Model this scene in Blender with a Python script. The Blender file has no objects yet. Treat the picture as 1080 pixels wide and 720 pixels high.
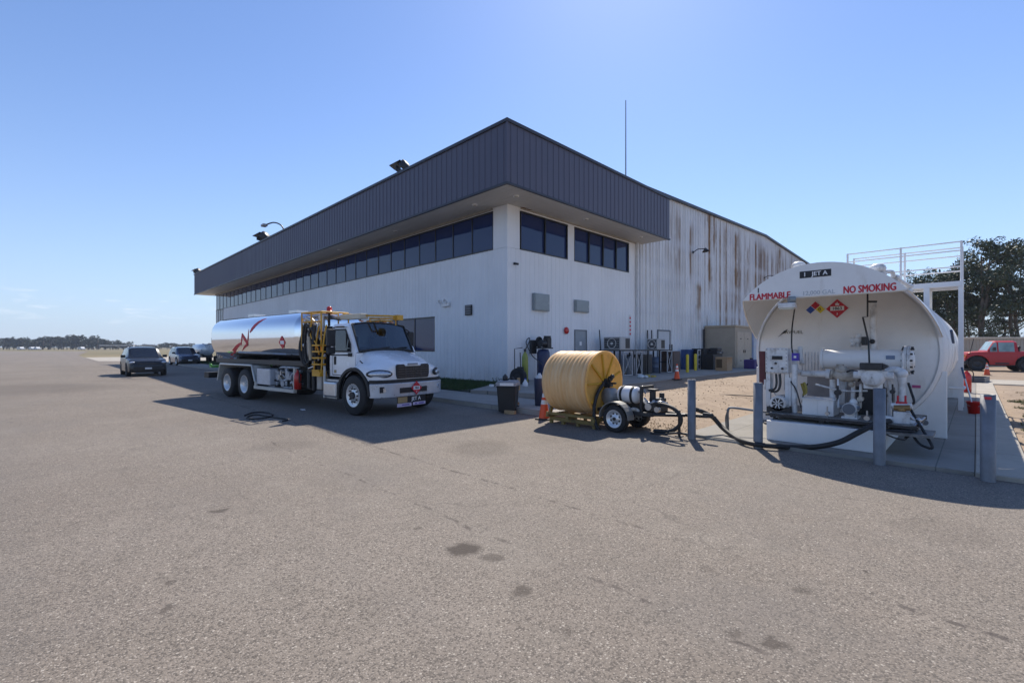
import bpy, math, random
from mathutils import Vector, Matrix, noise
C = bpy.context.scene.collection
PI = math.pi; R2 = math.sqrt(.5); CAMH = 1.7
rnd = random.Random(7)
# measuring aid: a ray of the photograph (1080 px wide, lens 490 px, horizon at 366) cut with a plane of the place.
# The place is laid out square to the building: x runs along the kerb, y across it.
def ray(u, v):
    r = (u-540)/490; t = (366-v)/490
    return Vector(((r-1)*R2, (r+1)*R2, t))
def on_y(u, v, y):
    d = ray(u, v); k = y/d.y; return Vector((d.x*k, y, CAMH+d.z*k))
def on_x(u, v, x):
    d = ray(u, v); k = x/d.x; return Vector((x, d.y*k, CAMH+d.z*k))
def on_z(u, v, z=0.0):
    d = ray(u, v); k = (z-CAMH)/d.z; return Vector((d.x*k, d.y*k, z))
def at_d(u, v, D):
    d = ray(u, v); return Vector((d.x*D, d.y*D, CAMH+d.z*D))

class MB:
    def __init__(s): s.v = []; s.f = []; s.m = []; s.s = []; s.T = Matrix.Identity(4)
    def add(s, vs, fs, m=0, sm=False):
        o = len(s.v); s.v += [s.T @ Vector(p) for p in vs]
        for f in fs: s.f.append([i+o for i in f]); s.m.append(m); s.s.append(sm)
        return s
    def box(s, x0, x1, y0, y1, z0, z1, m=0, rot=None):
        vs = [Vector((x, y, z)) for z in (z0, z1) for y in (y0, y1) for x in (x0, x1)]
        if rot:
            c = Vector(((x0+x1)/2, (y0+y1)/2, (z0+z1)/2)); vs = [c + rot @ (p-c) for p in vs]
        return s.add(vs, [(0,2,3,1),(4,5,7,6),(0,1,5,4),(2,6,7,3),(0,4,6,2),(1,3,7,5)], m)
    def cyl(s, p0, p1, r0, r1=None, n=16, caps=True, m=0, cm=None):
        p0 = Vector(p0); p1 = Vector(p1); r1 = r0 if r1 is None else r1
        d = (p1-p0).normalized(); a = d.orthogonal().normalized(); b = d.cross(a)
        vs = [p + (a*math.cos(2*PI*i/n)+b*math.sin(2*PI*i/n))*r for p, r in ((p0, r0), (p1, r1)) for i in range(n)]
        s.add(vs, [(i, (i+1) % n, n+(i+1) % n, n+i) for i in range(n)], m, True)
        if caps: s.add(vs, [tuple(range(n-1, -1, -1)), tuple(range(n, 2*n))], m if cm is None else cm)
        return s
    def tube(s, pts, r, n=8, m=0, smooth=True, closed=False):
        pts = [Vector(p) for p in pts]
        if smooth and len(pts) > 2: pts = spline(pts, 6)
        N = len(pts); vs = []; a = None
        for i, p in enumerate(pts):
            d = (pts[min(i+1, N-1)]-pts[max(i-1, 0)]).normalized()
            if a is None: a = d.orthogonal().normalized()
            a = (a - d*a.dot(d)).normalized(); b = d.cross(a)
            rr = r[min(i, len(r)-1)] if isinstance(r, (list, tuple)) else r
            vs += [p + (a*math.cos(2*PI*k/n)+b*math.sin(2*PI*k/n))*rr for k in range(n)]
        fs = [(i*n+k, i*n+(k+1) % n, (i+1)*n+(k+1) % n, (i+1)*n+k) for i in range(N-1) for k in range(n)]
        s.add(vs, fs, m, True); s.add(vs, [tuple(range(n-1, -1, -1)), tuple(range((N-1)*n, N*n))], m)
        return s
    def lathe(s, prof, p0, d, n=24, m=0, sm=True):   # prof: (distance along axis, radius)
        p0 = Vector(p0); d = Vector(d).normalized(); a = d.orthogonal().normalized(); b = d.cross(a)
        vs = []; N = len(prof)
        for h, r in prof: vs += [p0 + d*h + (a*math.cos(2*PI*k/n)+b*math.sin(2*PI*k/n))*max(r, 1e-4) for k in range(n)]
        fs = [(i*n+k, i*n+(k+1) % n, (i+1)*n+(k+1) % n, (i+1)*n+k) for i in range(N-1) for k in range(n)]
        s.add(vs, fs, m, sm); return s
    def prism(s, poly, o, ex, ey, th, m=0):          # polygon in the plane (ex, ey), thickness vector th
        o = Vector(o); ex = Vector(ex); ey = Vector(ey); th = Vector(th); n = len(poly)
        vs = [o+ex*a+ey*b for a, b in poly]; vs += [p+th for p in vs]
        s.add(vs, [tuple(range(n)), tuple(range(2*n-1, n-1, -1))] + [(i, n+i, n+(i+1) % n, (i+1) % n) for i in range(n)], m)
        return s
    def plate(s, poly, z0, z1, m=0): return s.prism(poly, (0,0,z0), (1,0,0), (0,1,0), (0,0,z1-z0), m)
    def loft(s, rings, m=0, sm=True, mf=None, cap=(True, True), skip=None):   # open rings mirrored by caller
        n = len(rings[0]); vs = [p for r in rings for p in r]; 
        for i in range(len(rings)-1):
            for j in range(n-1):
                if skip and skip(i, j): continue
                s.add([vs[i*n+j], vs[i*n+j+1], vs[(i+1)*n+j+1], vs[(i+1)*n+j]], [(0,1,2,3)], mf(i, j) if mf else m, False)
        if cap[0]: s.add(rings[0], [tuple(range(n))], m)
        if cap[1]: s.add(rings[-1], [tuple(range(n-1, -1, -1))], m)
        return s
    def ball(s, c, r, m=0, n=12, sc=(1,1,1)):
        vs = []; k = n//2
        for i in range(k+1):
            t = PI*i/k
            for j in range(n):
                p = 2*PI*j/n; vs.append(Vector(c)+Vector((r*sc[0]*math.sin(t)*math.cos(p), r*sc[1]*math.sin(t)*math.sin(p), r*sc[2]*math.cos(t))))
        s.add(vs, [(i*n+j, (i+1)*n+j, (i+1)*n+(j+1) % n, i*n+(j+1) % n) for i in range(k) for j in range(n)], m, True); return s
    def build(s, name, mats, parent=None, world=False, bevel=0, weld=False, autosm=None, seg=2):
        me = bpy.data.meshes.new(name)
        vs = s.v
        if parent is not None and world:
            r = parent
            while r.parent: r = r.parent
            inv = r.matrix_basis.inverted(); vs = [inv @ p for p in vs]
        me.from_pydata([tuple(p) for p in vs], [], s.f)
        if not isinstance(mats, (list, tuple)): mats = [mats]
        for m in mats: me.materials.append(m)
        me.polygons.foreach_set('material_index', s.m); me.polygons.foreach_set('use_smooth', s.s)
        if weld or autosm:
            import bmesh
            bm = bmesh.new(); bm.from_mesh(me); bmesh.ops.remove_doubles(bm, verts=bm.verts, dist=1e-4)
            bmesh.ops.recalc_face_normals(bm, faces=bm.faces)
            if autosm:
                for f in bm.faces: f.smooth = True
                for e in bm.edges:
                    if len(e.link_faces) == 2 and e.calc_face_angle(0) > math.radians(autosm): e.smooth = False
            bm.to_mesh(me); bm.free()
        else:
            import bmesh
            bm = bmesh.new(); bm.from_mesh(me); bmesh.ops.recalc_face_normals(bm, faces=bm.faces); bm.to_mesh(me); bm.free()
        me.update()
        o = bpy.data.objects.new(name, me); C.objects.link(o)
        if parent is not None: o.parent = parent
        if bevel:
            b = o.modifiers.new('bevel', 'BEVEL'); b.width = bevel; b.segments = seg; b.limit_method = 'ANGLE'; b.angle_limit = .7
        return o

def spline(P, k):
    out = []
    Q = [P[0]*2-P[1]] + P + [P[-1]*2-P[-2]]
    for i in range(1, len(Q)-2):
        a, b, c, d = Q[i-1], Q[i], Q[i+1], Q[i+2]
        for j in range(k):
            t = j/k
            out.append(.5*((2*b)+(c-a)*t+(2*a-5*b+4*c-d)*t*t+(3*b-a-3*c+d)*t**3))
    out.append(P[-1]); return out

def tag(o, label, cat, group=None, kind=None):
    o['label'] = label; o['category'] = cat
    if group: o['group'] = group
    if kind: o['kind'] = kind
    return o
def thing(name, label, cat, loc=(0,0,0), rz=0, group=None):
    o = bpy.data.objects.new(name, None); C.objects.link(o); o.location = loc; o.rotation_euler = (0,0,rz)
    o.empty_display_size = .2
    bpy.context.view_layer.update()
    return tag(o, label, cat, group)
def struct(o, label, cat='ground'): return tag(o, label, cat, kind='structure')
def dup(root, loc, rz, label, group=None, scale=None):
    r = root.copy(); C.objects.link(r); r.location = loc; r.rotation_euler = (0,0,rz); r['label'] = label
    if group: r['group'] = group
    if scale: r.scale = scale
    for ch in list(root.children):
        c = ch.copy(); C.objects.link(c); c.parent = r
        for g in ch.children:
            d = g.copy(); C.objects.link(d); d.parent = c
    return r
def text(s, size, mat, parent, M, name='lettering', bold=.012, align='CENTER', sx=1, world=True):
    cu = bpy.data.curves.new('t', 'FONT'); cu.body = s; cu.size = size; cu.align_x = align; cu.align_y = 'CENTER'; cu.extrude = .0015; cu.resolution_u = 3
    to = bpy.data.objects.new('t', cu); C.objects.link(to)
    me = bpy.data.meshes.new_from_object(to.evaluated_get(bpy.context.evaluated_depsgraph_get()))
    bpy.data.objects.remove(to); me.materials.clear(); me.materials.append(mat); me.name = name
    if bold:      # heavier strokes: the outline laid over itself a hair apart
        import bmesh
        bm = bmesh.new(); w0 = bold*size
        for i, (dx, dy) in enumerate(((0,0),(w0,0),(-w0,0),(w0*.5,w0*.6),(-w0*.5,-w0*.6))):
            m2 = me.copy(); m2.transform(Matrix.Translation((dx,dy,.0002*i))); bm.from_mesh(m2); bpy.data.meshes.remove(m2)
        bm.to_mesh(me); bm.free()
    Mt = M @ Matrix.Diagonal((sx, 1, 1, 1))
    if world:
        r = parent
        while r.parent: r = r.parent
        Mt = r.matrix_basis.inverted() @ Mt
    me.transform(Mt); o = bpy.data.objects.new(name, me); C.objects.link(o); o.parent = parent; return o
def facing(p, nrm_x, nrm_y):    # text matrix: stands upright at p with the face looking along (nrm_x, nrm_y)
    n = Vector((nrm_x, nrm_y, 0)).normalized(); up = Vector((0,0,1)); rt = up.cross(n)
    return Matrix(((rt.x, up.x, n.x, p[0]), (rt.y, up.y, n.y, p[1]), (rt.z, up.z, n.z, p[2]), (0,0,0,1)))

# ---------------------------------------------------------------- materials
def nt(m):
    m.use_nodes = True; t = m.node_tree; t.nodes.clear(); return t
class N:
    def __init__(s, t): s.t = t
    def n(s, ty, **k):
        x = s.t.nodes.new(ty)
        for a, b in k.items():
            if a.startswith('_'): setattr(x, a[1:], b)
            else: x.inputs[a.replace('_', ' ')].default_value = b
        return x
    def l(s, a, b): s.t.links.new(a, b)
    def math(s, op, a, b=None, clamp=False):
        x = s.t.nodes.new('ShaderNodeMath'); x.operation = op; x.use_clamp = clamp
        for i, q in enumerate((a, b)):
            if q is None: continue
            if isinstance(q, (int, float)): x.inputs[i].default_value = q
            else: s.l(q, x.inputs[i])
        return x.outputs[0]
    def mix(s, f, a, b, op='MIX'):
        x = s.t.nodes.new('ShaderNodeMix'); x.data_type = 'RGBA'; x.blend_type = op
        for i, q in ((0, f), (6, a), (7, b)):
            if isinstance(q, (int, float)): x.inputs[i].default_value = q
            elif isinstance(q, (tuple, list)): x.inputs[i].default_value = (*q[:3], 1)
            else: s.l(q, x.inputs[i])
        return x.outputs[2]
    def noise(s, scale, detail=4, rough=.55, vec=None, dist=0):
        x = s.n('ShaderNodeTexNoise', Scale=scale, Detail=detail, Roughness=rough, Distortion=dist)
        if vec is not None: s.l(vec, x.inputs['Vector'])
        return x.outputs['Fac']
    def mapping(s, vec, sc=(1,1,1), loc=(0,0,0)):
        x = s.t.nodes.new('ShaderNodeMapping'); x.inputs['Scale'].default_value = sc; x.inputs['Location'].default_value = loc
        s.l(vec, x.inputs['Vector']); return x.outputs[0]
    def ramp(s, f, lo, hi):
        x = s.t.nodes.new('ShaderNodeMapRange'); x.inputs['From Min'].default_value = lo; x.inputs['From Max'].default_value = hi
        s.l(f, x.inputs['Value']); return x.outputs[0]
MATS = {}
def mat(name, col, rough=.5, metal=0, var=.12, scale=4, bump=0, bscale=60, coat=0, dirt=None, dscale=(1,1,1), dlo=.55, dhi=.75, emit=0, spec=None, trans=0):
    if name in MATS: return MATS[name]
    m = bpy.data.materials.new(name); t = nt(m); g = N(t)
    out = g.n('ShaderNodeOutputMaterial'); b = g.n('ShaderNodeBsdfPrincipled'); g.l(b.outputs[0], out.inputs[0])
    tc = g.n('ShaderNodeTexCoord').outputs['Object']
    nz = g.noise(scale, 5, .6, tc)
    lo = [c*(1-var) for c in col]; hi = [min(1, c*(1+var)) for c in col]
    cc = g.mix(g.ramp(nz, .3, .7), lo, hi)
    if dirt is not None:
        dn = g.noise(2.2, 6, .65, g.mapping(tc, dscale)); cc = g.mix(g.math('MULTIPLY', g.ramp(dn, dlo, dhi), .8, True), cc, dirt)
    g.l(cc, b.inputs['Base Color'])
    b.inputs['Roughness'].default_value = rough; b.inputs['Metallic'].default_value = metal
    if spec is not None: b.inputs['Specular IOR Level'].default_value = spec
    if coat: b.inputs['Coat Weight'].default_value = coat; b.inputs['Coat Roughness'].default_value = .05
    if rough > .15:
        rr = g.math('ADD', g.math('MULTIPLY', nz, .25), rough-.12, True); g.l(rr, b.inputs['Roughness'])
    if bump:
        bp = g.n('ShaderNodeBump', Strength=min(1, bump), Distance=.01); g.l(g.noise(bscale, 3, .6, tc), bp.inputs['Height']); g.l(bp.outputs[0], b.inputs['Normal'])
    if emit: b.inputs['Emission Color'].default_value = (*col, 1); b.inputs['Emission Strength'].default_value = emit
    if trans: b.inputs['Transmission Weight'].default_value = trans
    MATS[name] = m; return m
white = mat('white_paint', (.80,.80,.80), .38, var=.04, dirt=(.42,.38,.33), dscale=(1,1,.35), dlo=.62, dhi=.9)
cabw = mat('truck_white', (.80,.81,.83), .25, var=.02, coat=.6)
tankw = mat('tank_white', (.83,.82,.80), .42, var=.04, dirt=(.47,.40,.32), dscale=(1.2,1.2,.3), dlo=.58, dhi=.9, bump=.05, bscale=6)
pipew = mat('pipe_white', (.74,.74,.73), .45, var=.12, scale=9, dirt=(.20,.17,.14), dscale=(3,3,2), dlo=.5, dhi=.75)
beigev = mat('valve_beige', (.48,.43,.36), .55, var=.25, scale=14, dirt=(.12,.09,.07), dscale=(5,5,5), dlo=.5, dhi=.7)
black = mat('black_rubber', (.018,.018,.019), .6, var=.3, bump=.1)
blackp = mat('black_plastic', (.022,.022,.024), .4, var=.25)
blackm = mat('dark_metal', (.035,.036,.04), .45, metal=.3, var=.3, scale=10)
steel = mat('steel', (.45,.45,.46), .35, metal=.9, var=.15, scale=8)
galv = mat('galvanised', (.20,.21,.23), .5, metal=.35, var=.18, scale=5, dirt=(.13,.135,.15), dscale=(4,4,1), dlo=.5, dhi=.8, bump=.1, bscale=25)
chrome = mat('polished_tank', (.88,.89,.91), .07, metal=1, var=.01)
alu = mat('aluminium', (.62,.63,.65), .32, metal=.85, var=.08, scale=10)
yellow = mat('yellow_paint', (.66,.34,.02), .45, var=.12, scale=8, dirt=(.12,.08,.04), dscale=(3,3,2), dlo=.55, dhi=.8)
bright_yellow = mat('bollard_yellow', (.72,.55,.03), .5, var=.1)
skidy = mat('skid_yellow', (.24,.17,.05), .6, var=.25, scale=10, dirt=(.06,.05,.03), dscale=(3,3,3), dlo=.5, dhi=.75)
red = mat('red_paint', (.50,.018,.015), .3, var=.1, coat=.3)
redd = mat('red_lettering', (.55,.02,.04), .5, var=.08)
orange = mat('cone_orange', (.80,.10,.025), .5, var=.12, dirt=(.2,.08,.05), dscale=(4,4,3), dlo=.55, dhi=.8)
refl = mat('cone_white', (.75,.75,.76), .35, var=.05)
tyre = mat('tyre', (.02,.02,.021), .75, var=.25, bump=.25, bscale=80)
rimw = mat('wheel_rim', (.66,.68,.70), .3, metal=.5, var=.06)
ink = mat('black_ink', (.012,.012,.016), .5, var=.1)
inkw = mat('white_ink', (.80,.80,.80), .5, var=.02)
blue_ink = mat('blue_ink', (.03,.09,.42), .5, var=.05)
yellow_ink = mat('yellow_ink', (.75,.60,.04), .5, var=.05)
wood = mat('wood', (.38,.25,.13), .7, var=.25, scale=12)
card = mat('cardboard', (.42,.28,.16), .8, var=.1, scale=10)
def glassy(name, tint, k):
    m = bpy.data.materials.new(name); t = nt(m); g = N(t)
    out = g.n('ShaderNodeOutputMaterial'); tr = g.n('ShaderNodeBsdfTransparent'); tr.inputs[0].default_value = (*tint, 1)
    gl = g.n('ShaderNodeBsdfGlossy'); gl.inputs['Roughness'].default_value = .02; gl.inputs[0].default_value = (.9,.95,1,1)
    fr = g.n('ShaderNodeFresnel', IOR=1.5); mx = g.n('ShaderNodeMixShader')
    g.l(g.math('ADD', fr.outputs[0], k, True), mx.inputs[0]); g.l(tr.outputs[0], mx.inputs[1]); g.l(gl.outputs[0], mx.inputs[2]); g.l(mx.outputs[0], out.inputs[0]); return m
glass = glassy('clear_glass', (.35,.42,.45), .06)
dglass = mat('dark_glass', (.012,.015,.022), .04, var=.1, spec=.9)
def pane_mat():
    m = bpy.data.materials.new('window_glass'); t = nt(m); g = N(t)
    out = g.n('ShaderNodeOutputMaterial'); b = g.n('ShaderNodeBsdfPrincipled'); g.l(b.outputs[0], out.inputs[0])
    b.inputs['Base Color'].default_value = (.014,.028,.10,1); b.inputs['Roughness'].default_value = .03; b.inputs['IOR'].default_value = 1.5
    tc = g.n('ShaderNodeTexCoord').outputs['Object']
    bp = g.n('ShaderNodeBump', Strength=.25, Distance=.02); g.l(g.noise(.8, 1, .4, tc), bp.inputs['Height']); g.l(bp.outputs[0], b.inputs['Normal']); return m
pane = pane_mat()
lamp_glass = mat('headlamp_glass', (.55,.58,.62), .08, metal=.6, var=.2, scale=20)
amber = mat('amber_lens', (.60,.16,.02), .2, var=.1)
redlens = mat('red_lens', (.55,.03,.02), .25, var=.1)

STREAKS = []
for u_, wd_, va_, vb_, k_ in ((737,.7,298,332,.8),(748,.6,224,302,.95),(753,.4,226,262,.8),(765,.4,240,300,.5),(776,.6,246,318,.85),(789,.5,262,302,.6),(797,.5,256,320,.75),(806,.6,262,312,.7),(822,.7,262,286,.8),(728,.3,240,292,.5),(717,.25,232,262,.4),(759,.3,250,320,.5)):
    p_, q_ = on_x(u_, va_, -14.12), on_x(u_, vb_, -14.12); STREAKS.append((p_.y-24.9, wd_, q_.z, p_.z, k_))
def wall_mat(name, col, stain, rust=0):
    m = bpy.data.materials.new(name); t = nt(m); g = N(t)
    out = g.n('ShaderNodeOutputMaterial'); b = g.n('ShaderNodeBsdfPrincipled'); g.l(b.outputs[0], out.inputs[0])
    tc = g.n('ShaderNodeTexCoord').outputs['Object']
    c = g.mix(g.ramp(g.noise(.35, 4, .6, tc), .3, .7), [x*.93 for x in col], [min(1, x*1.05) for x in col])
    st = g.noise(1, 5, .65, g.mapping(tc, (2.2,2.2,.12)))
    c = g.mix(g.math('MULTIPLY', g.ramp(st, .5, .85), .45, True), c, stain)
    if rust:
        sep = g.n('ShaderNodeSeparateXYZ'); g.l(tc, sep.inputs[0]); y = sep.outputs[1]; z = sep.outputs[2]
        def band(v, a, b_, c_, d):
            return g.math('MULTIPLY', g.ramp(v, a, b_), g.math('SUBTRACT', 1, g.ramp(v, c_, d)), True)
        # chalky repaint patches in wide horizontal bands
        patch = g.noise(1, 3, .5, g.mapping(tc, (.1,.16,.9), (3,1,0)))
        c = g.mix(g.math('MULTIPLY', g.ramp(patch, .5, .62), .5, True), c, (.62,.64,.68))
        # rust running down between ribs
        s1 = g.noise(1, 4, .6, g.mapping(tc, (1,1.7,.035), (0,4,0)))
        s2 = g.noise(1, 5, .7, g.mapping(tc, (3,3,.55), (7,0,2)))
        s3 = g.noise(1, 3, .6, g.mapping(tc, (1,5.5,.02), (0,9,0)))
        f = g.math('MULTIPLY', g.ramp(s1, .46, .60), g.ramp(s2, .28, .55), True)
        f = g.math('MULTIPLY', f, g.ramp(g.noise(1, 2, .5, g.mapping(tc, (1,.13,.16), (5,2.3,1))), .40, .58), True)
        f = g.math('MULTIPLY', f, band(y, 1.5, 8, 34, 50), True)
        f = g.math('MULTIPLY', f, 1.4, True)
        f = g.math('MULTIPLY', f, band(z, 2.0, 4.0, 10.2, 11.8), True)
        c = g.mix(g.math('MULTIPLY', f, .85, True), c, (.20,.105,.045))
        for yy, wd, za, zb, k in STREAKS:      # single rust runs that the photograph shows
            wob = g.math('MULTIPLY', g.math('SUBTRACT', g.noise(1, 3, .6, g.mapping(tc, (1,1,.8), (yy,0,0))), .5), wd*1.6)
            dd = g.math('ABSOLUTE', g.math('ADD', g.math('SUBTRACT', y, yy), wob))
            q = g.math('MULTIPLY', g.math('SUBTRACT', 1, g.ramp(dd, wd*.15, wd*.75)), band(z, za-.6, za+.5, zb-.3, zb+.2), True)
            c = g.mix(g.math('MULTIPLY', g.math('MULTIPLY', q, g.ramp(s2, .05, .42), True), min(1, k*1.15), True), c, (.25,.14,.06))
        for zz in (4.3, 6.4, 8.6):
            dd = g.math('ABSOLUTE', g.math('SUBTRACT', z, zz)); q = g.math('MULTIPLY', g.math('SUBTRACT', 1, g.ramp(dd, .12, .5)), g.ramp(patch, .35, .6), True)
            c = g.mix(g.math('MULTIPLY', q, .45, True), c, (.74,.76,.79))
        f2 = g.math('MULTIPLY', g.ramp(s3, .56, .64), g.ramp(s2, .36, .55), True)
        f2 = g.math('MULTIPLY', f2, band(z, 1.5, 5, 11, 12.5), True)
        c = g.mix(g.math('MULTIPLY', f2, .8, True), c, (.24,.16,.10))
    sz = g.n('ShaderNodeSeparateXYZ'); g.l(tc, sz.inputs[0])          # splashed dirt along the foot of the wall
    gr = g.math('MULTIPLY', g.math('SUBTRACT', 1, g.ramp(sz.outputs[2], .15, .95)), g.ramp(g.noise(1, 5, .7, g.mapping(tc, (2,2,1))), .35, .7), True)
    c = g.mix(g.math('MULTIPLY', gr, .5, True), c, (.34,.31,.27))
    g.l(c, b.inputs['Base Color']); b.inputs['Roughness'].default_value = .5; return m
officew = wall_mat('office_siding', (.78,.79,.81), (.58,.59,.60))
hangarw = wall_mat('hangar_siding', (.74,.75,.76), (.50,.48,.44), 1)
fasciam = mat('fascia_metal', (.088,.088,.128), .5, metal=.0, var=.07, scale=.5)
capm = mat('cap_metal', (.045,.047,.06), .45, metal=.2)
soffm = mat('soffit_panel', (.52,.50,.46), .6, var=.07, scale=.7)
tanm = mat('tan_metal', (.40,.34,.26), .55, var=.08, scale=2)
# ---------------------------------------------------------------- camera, sun, sky
cam = bpy.data.cameras.new('camera'); co = bpy.data.objects.new('camera', cam); C.objects.link(co)
bpy.context.scene.camera = co; cam.sensor_width = 36; cam.lens = 490/1080*36; cam.shift_y = 6/1080; cam.clip_end = 6000; cam.clip_start = .1
co.location = (0,0,CAMH); co.rotation_euler = (PI/2, 0, PI/4)
ELEV = math.radians(47.5); L = Vector((.5155, -.856, 0)).normalized()      # L: the way the shadows fall
sd = bpy.data.lights.new('sun', 'SUN'); sd.energy = 5.0; sd.angle = math.radians(.53); sd.color = (1, .92, .80)
so = bpy.data.objects.new('sun', sd); C.objects.link(so)
down = Vector((L.x*math.cos(ELEV), L.y*math.cos(ELEV), -math.sin(ELEV)))
so.rotation_euler = down.to_track_quat('-Z', 'Y').to_euler(); so.location = (0,0,60)
w = bpy.data.worlds.new('World'); bpy.context.scene.world = w; w.use_nodes = True; t = w.node_tree; t.nodes.clear(); g = N(t)
wo = g.n('ShaderNodeOutputWorld'); bg = g.n('ShaderNodeBackground', Strength=.125); sky = g.n('ShaderNodeTexSky')
sky.sky_type = 'NISHITA'; sky.sun_disc = False; sky.sun_elevation = ELEV; S = -L
sky.sun_rotation = math.atan2(S.x, S.y); sky.altitude = 50; sky.air_density = 1.0; sky.dust_density = .2; sky.ozone_density = 2.2
# a few faint wisps of cloud low over the airfield
tc = g.n('ShaderNodeTexCoord').outputs['Generated']
sp = g.n('ShaderNodeSeparateXYZ'); g.l(tc, sp.inputs[0])
az = g.math('ARCTAN2', sp.outputs[0], sp.outputs[1])
cn = g.n('ShaderNodeCombineXYZ'); g.l(g.math('MULTIPLY', az, 16), cn.inputs[0]); g.l(g.math('MULTIPLY', sp.outputs[2], 85), cn.inputs[1])
cl = g.ramp(g.noise(1, 5, .6, cn.outputs[0]), .56, .78)
# azimuth of wisps: photograph u 50..200 -> about -1.55..-1.4 rad
azm = g.math('MULTIPLY', g.ramp(az, -1.70, -1.58), g.math('SUBTRACT', 1, g.ramp(az, -1.40, -1.28)), True)
elm = g.math('MULTIPLY', g.ramp(sp.outputs[2], .03, .055), g.math('SUBTRACT', 1, g.ramp(sp.outputs[2], .075, .10)), True)
f = g.math('MULTIPLY', g.math('MULTIPLY', cl, azm), g.math('MULTIPLY', elm, .55), True)
skc = g.mix(1, sky.outputs[0], (.86,.94,1.13), 'MULTIPLY')      # cool white balance of a clear coastal sky
hzf = g.math('POWER', g.math('SUBTRACT', 1, g.math('ABSOLUTE', sp.outputs[2]), True), 5)
skc = g.mix(g.math('MULTIPLY', hzf, .85, True), skc, (3.5,4.45,5.9))
g.l(g.mix(f, skc, (7.5,7.6,8.2)), bg.inputs['Color']); g.l(bg.outputs[0], wo.inputs[0])
vs = bpy.context.scene.view_settings; vs.view_transform = 'Standard'; vs.look = 'None'; vs.exposure = .27; vs.gamma = 1; vs.use_curve_mapping = False
bpy.context.scene.cycles.use_denoising = True

b = MB(); b.box(-700, 700, -700, 700, -1.2, 25)
hm = bpy.data.materials.new('haze'); ht_ = nt(hm); g = N(ht_); o_ = g.n('ShaderNodeOutputMaterial'); v_ = g.n('ShaderNodeVolumePrincipled', Density=.00032); v_.inputs['Color'].default_value = (.72,.82,1,1); g.l(v_.outputs[0], o_.inputs['Volume'])
tag(b.build('haze', hm), 'faint blue haze over the airfield', 'haze', kind='stuff')
# ---------------------------------------------------------------- ground
def ground_mat(name, build):
    m = bpy.data.materials.new(name); t = nt(m); g = N(t)
    out = g.n('ShaderNodeOutputMaterial'); b = g.n('ShaderNodeBsdfPrincipled'); g.l(b.outputs[0], out.inputs[0]); b.inputs['Roughness'].default_value = .85
    b.inputs['Specular IOR Level'].default_value = .3
    tc = g.n('ShaderNodeTexCoord').outputs['Object']; build(g, b, tc); return m
STAINS = [(490,579,.19,.09,.9), (517,588,.14,.055,.6), (549,622,.075,.055,.7), (598,667,.045,.04,.5), (820,678,.095,.045,.7), (776,667,.07,.03,.5),
          (232,538,.10,.05,.7), (846,622,.09,.04,.5), (182,612,.05,.03,.6), (175,642,.05,.05,.6), (913,603,.03,.03,.8), (441,557,.05,.03,.5), (507,472,.62,.5,.30), (585,459,.62,.55,.16),
          (1000,560,.5,.25,.16), (20,410,4.5,2.2,.3), (300,470,.6,.35,.2), (745,600,.08,.04,.35)]
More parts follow.
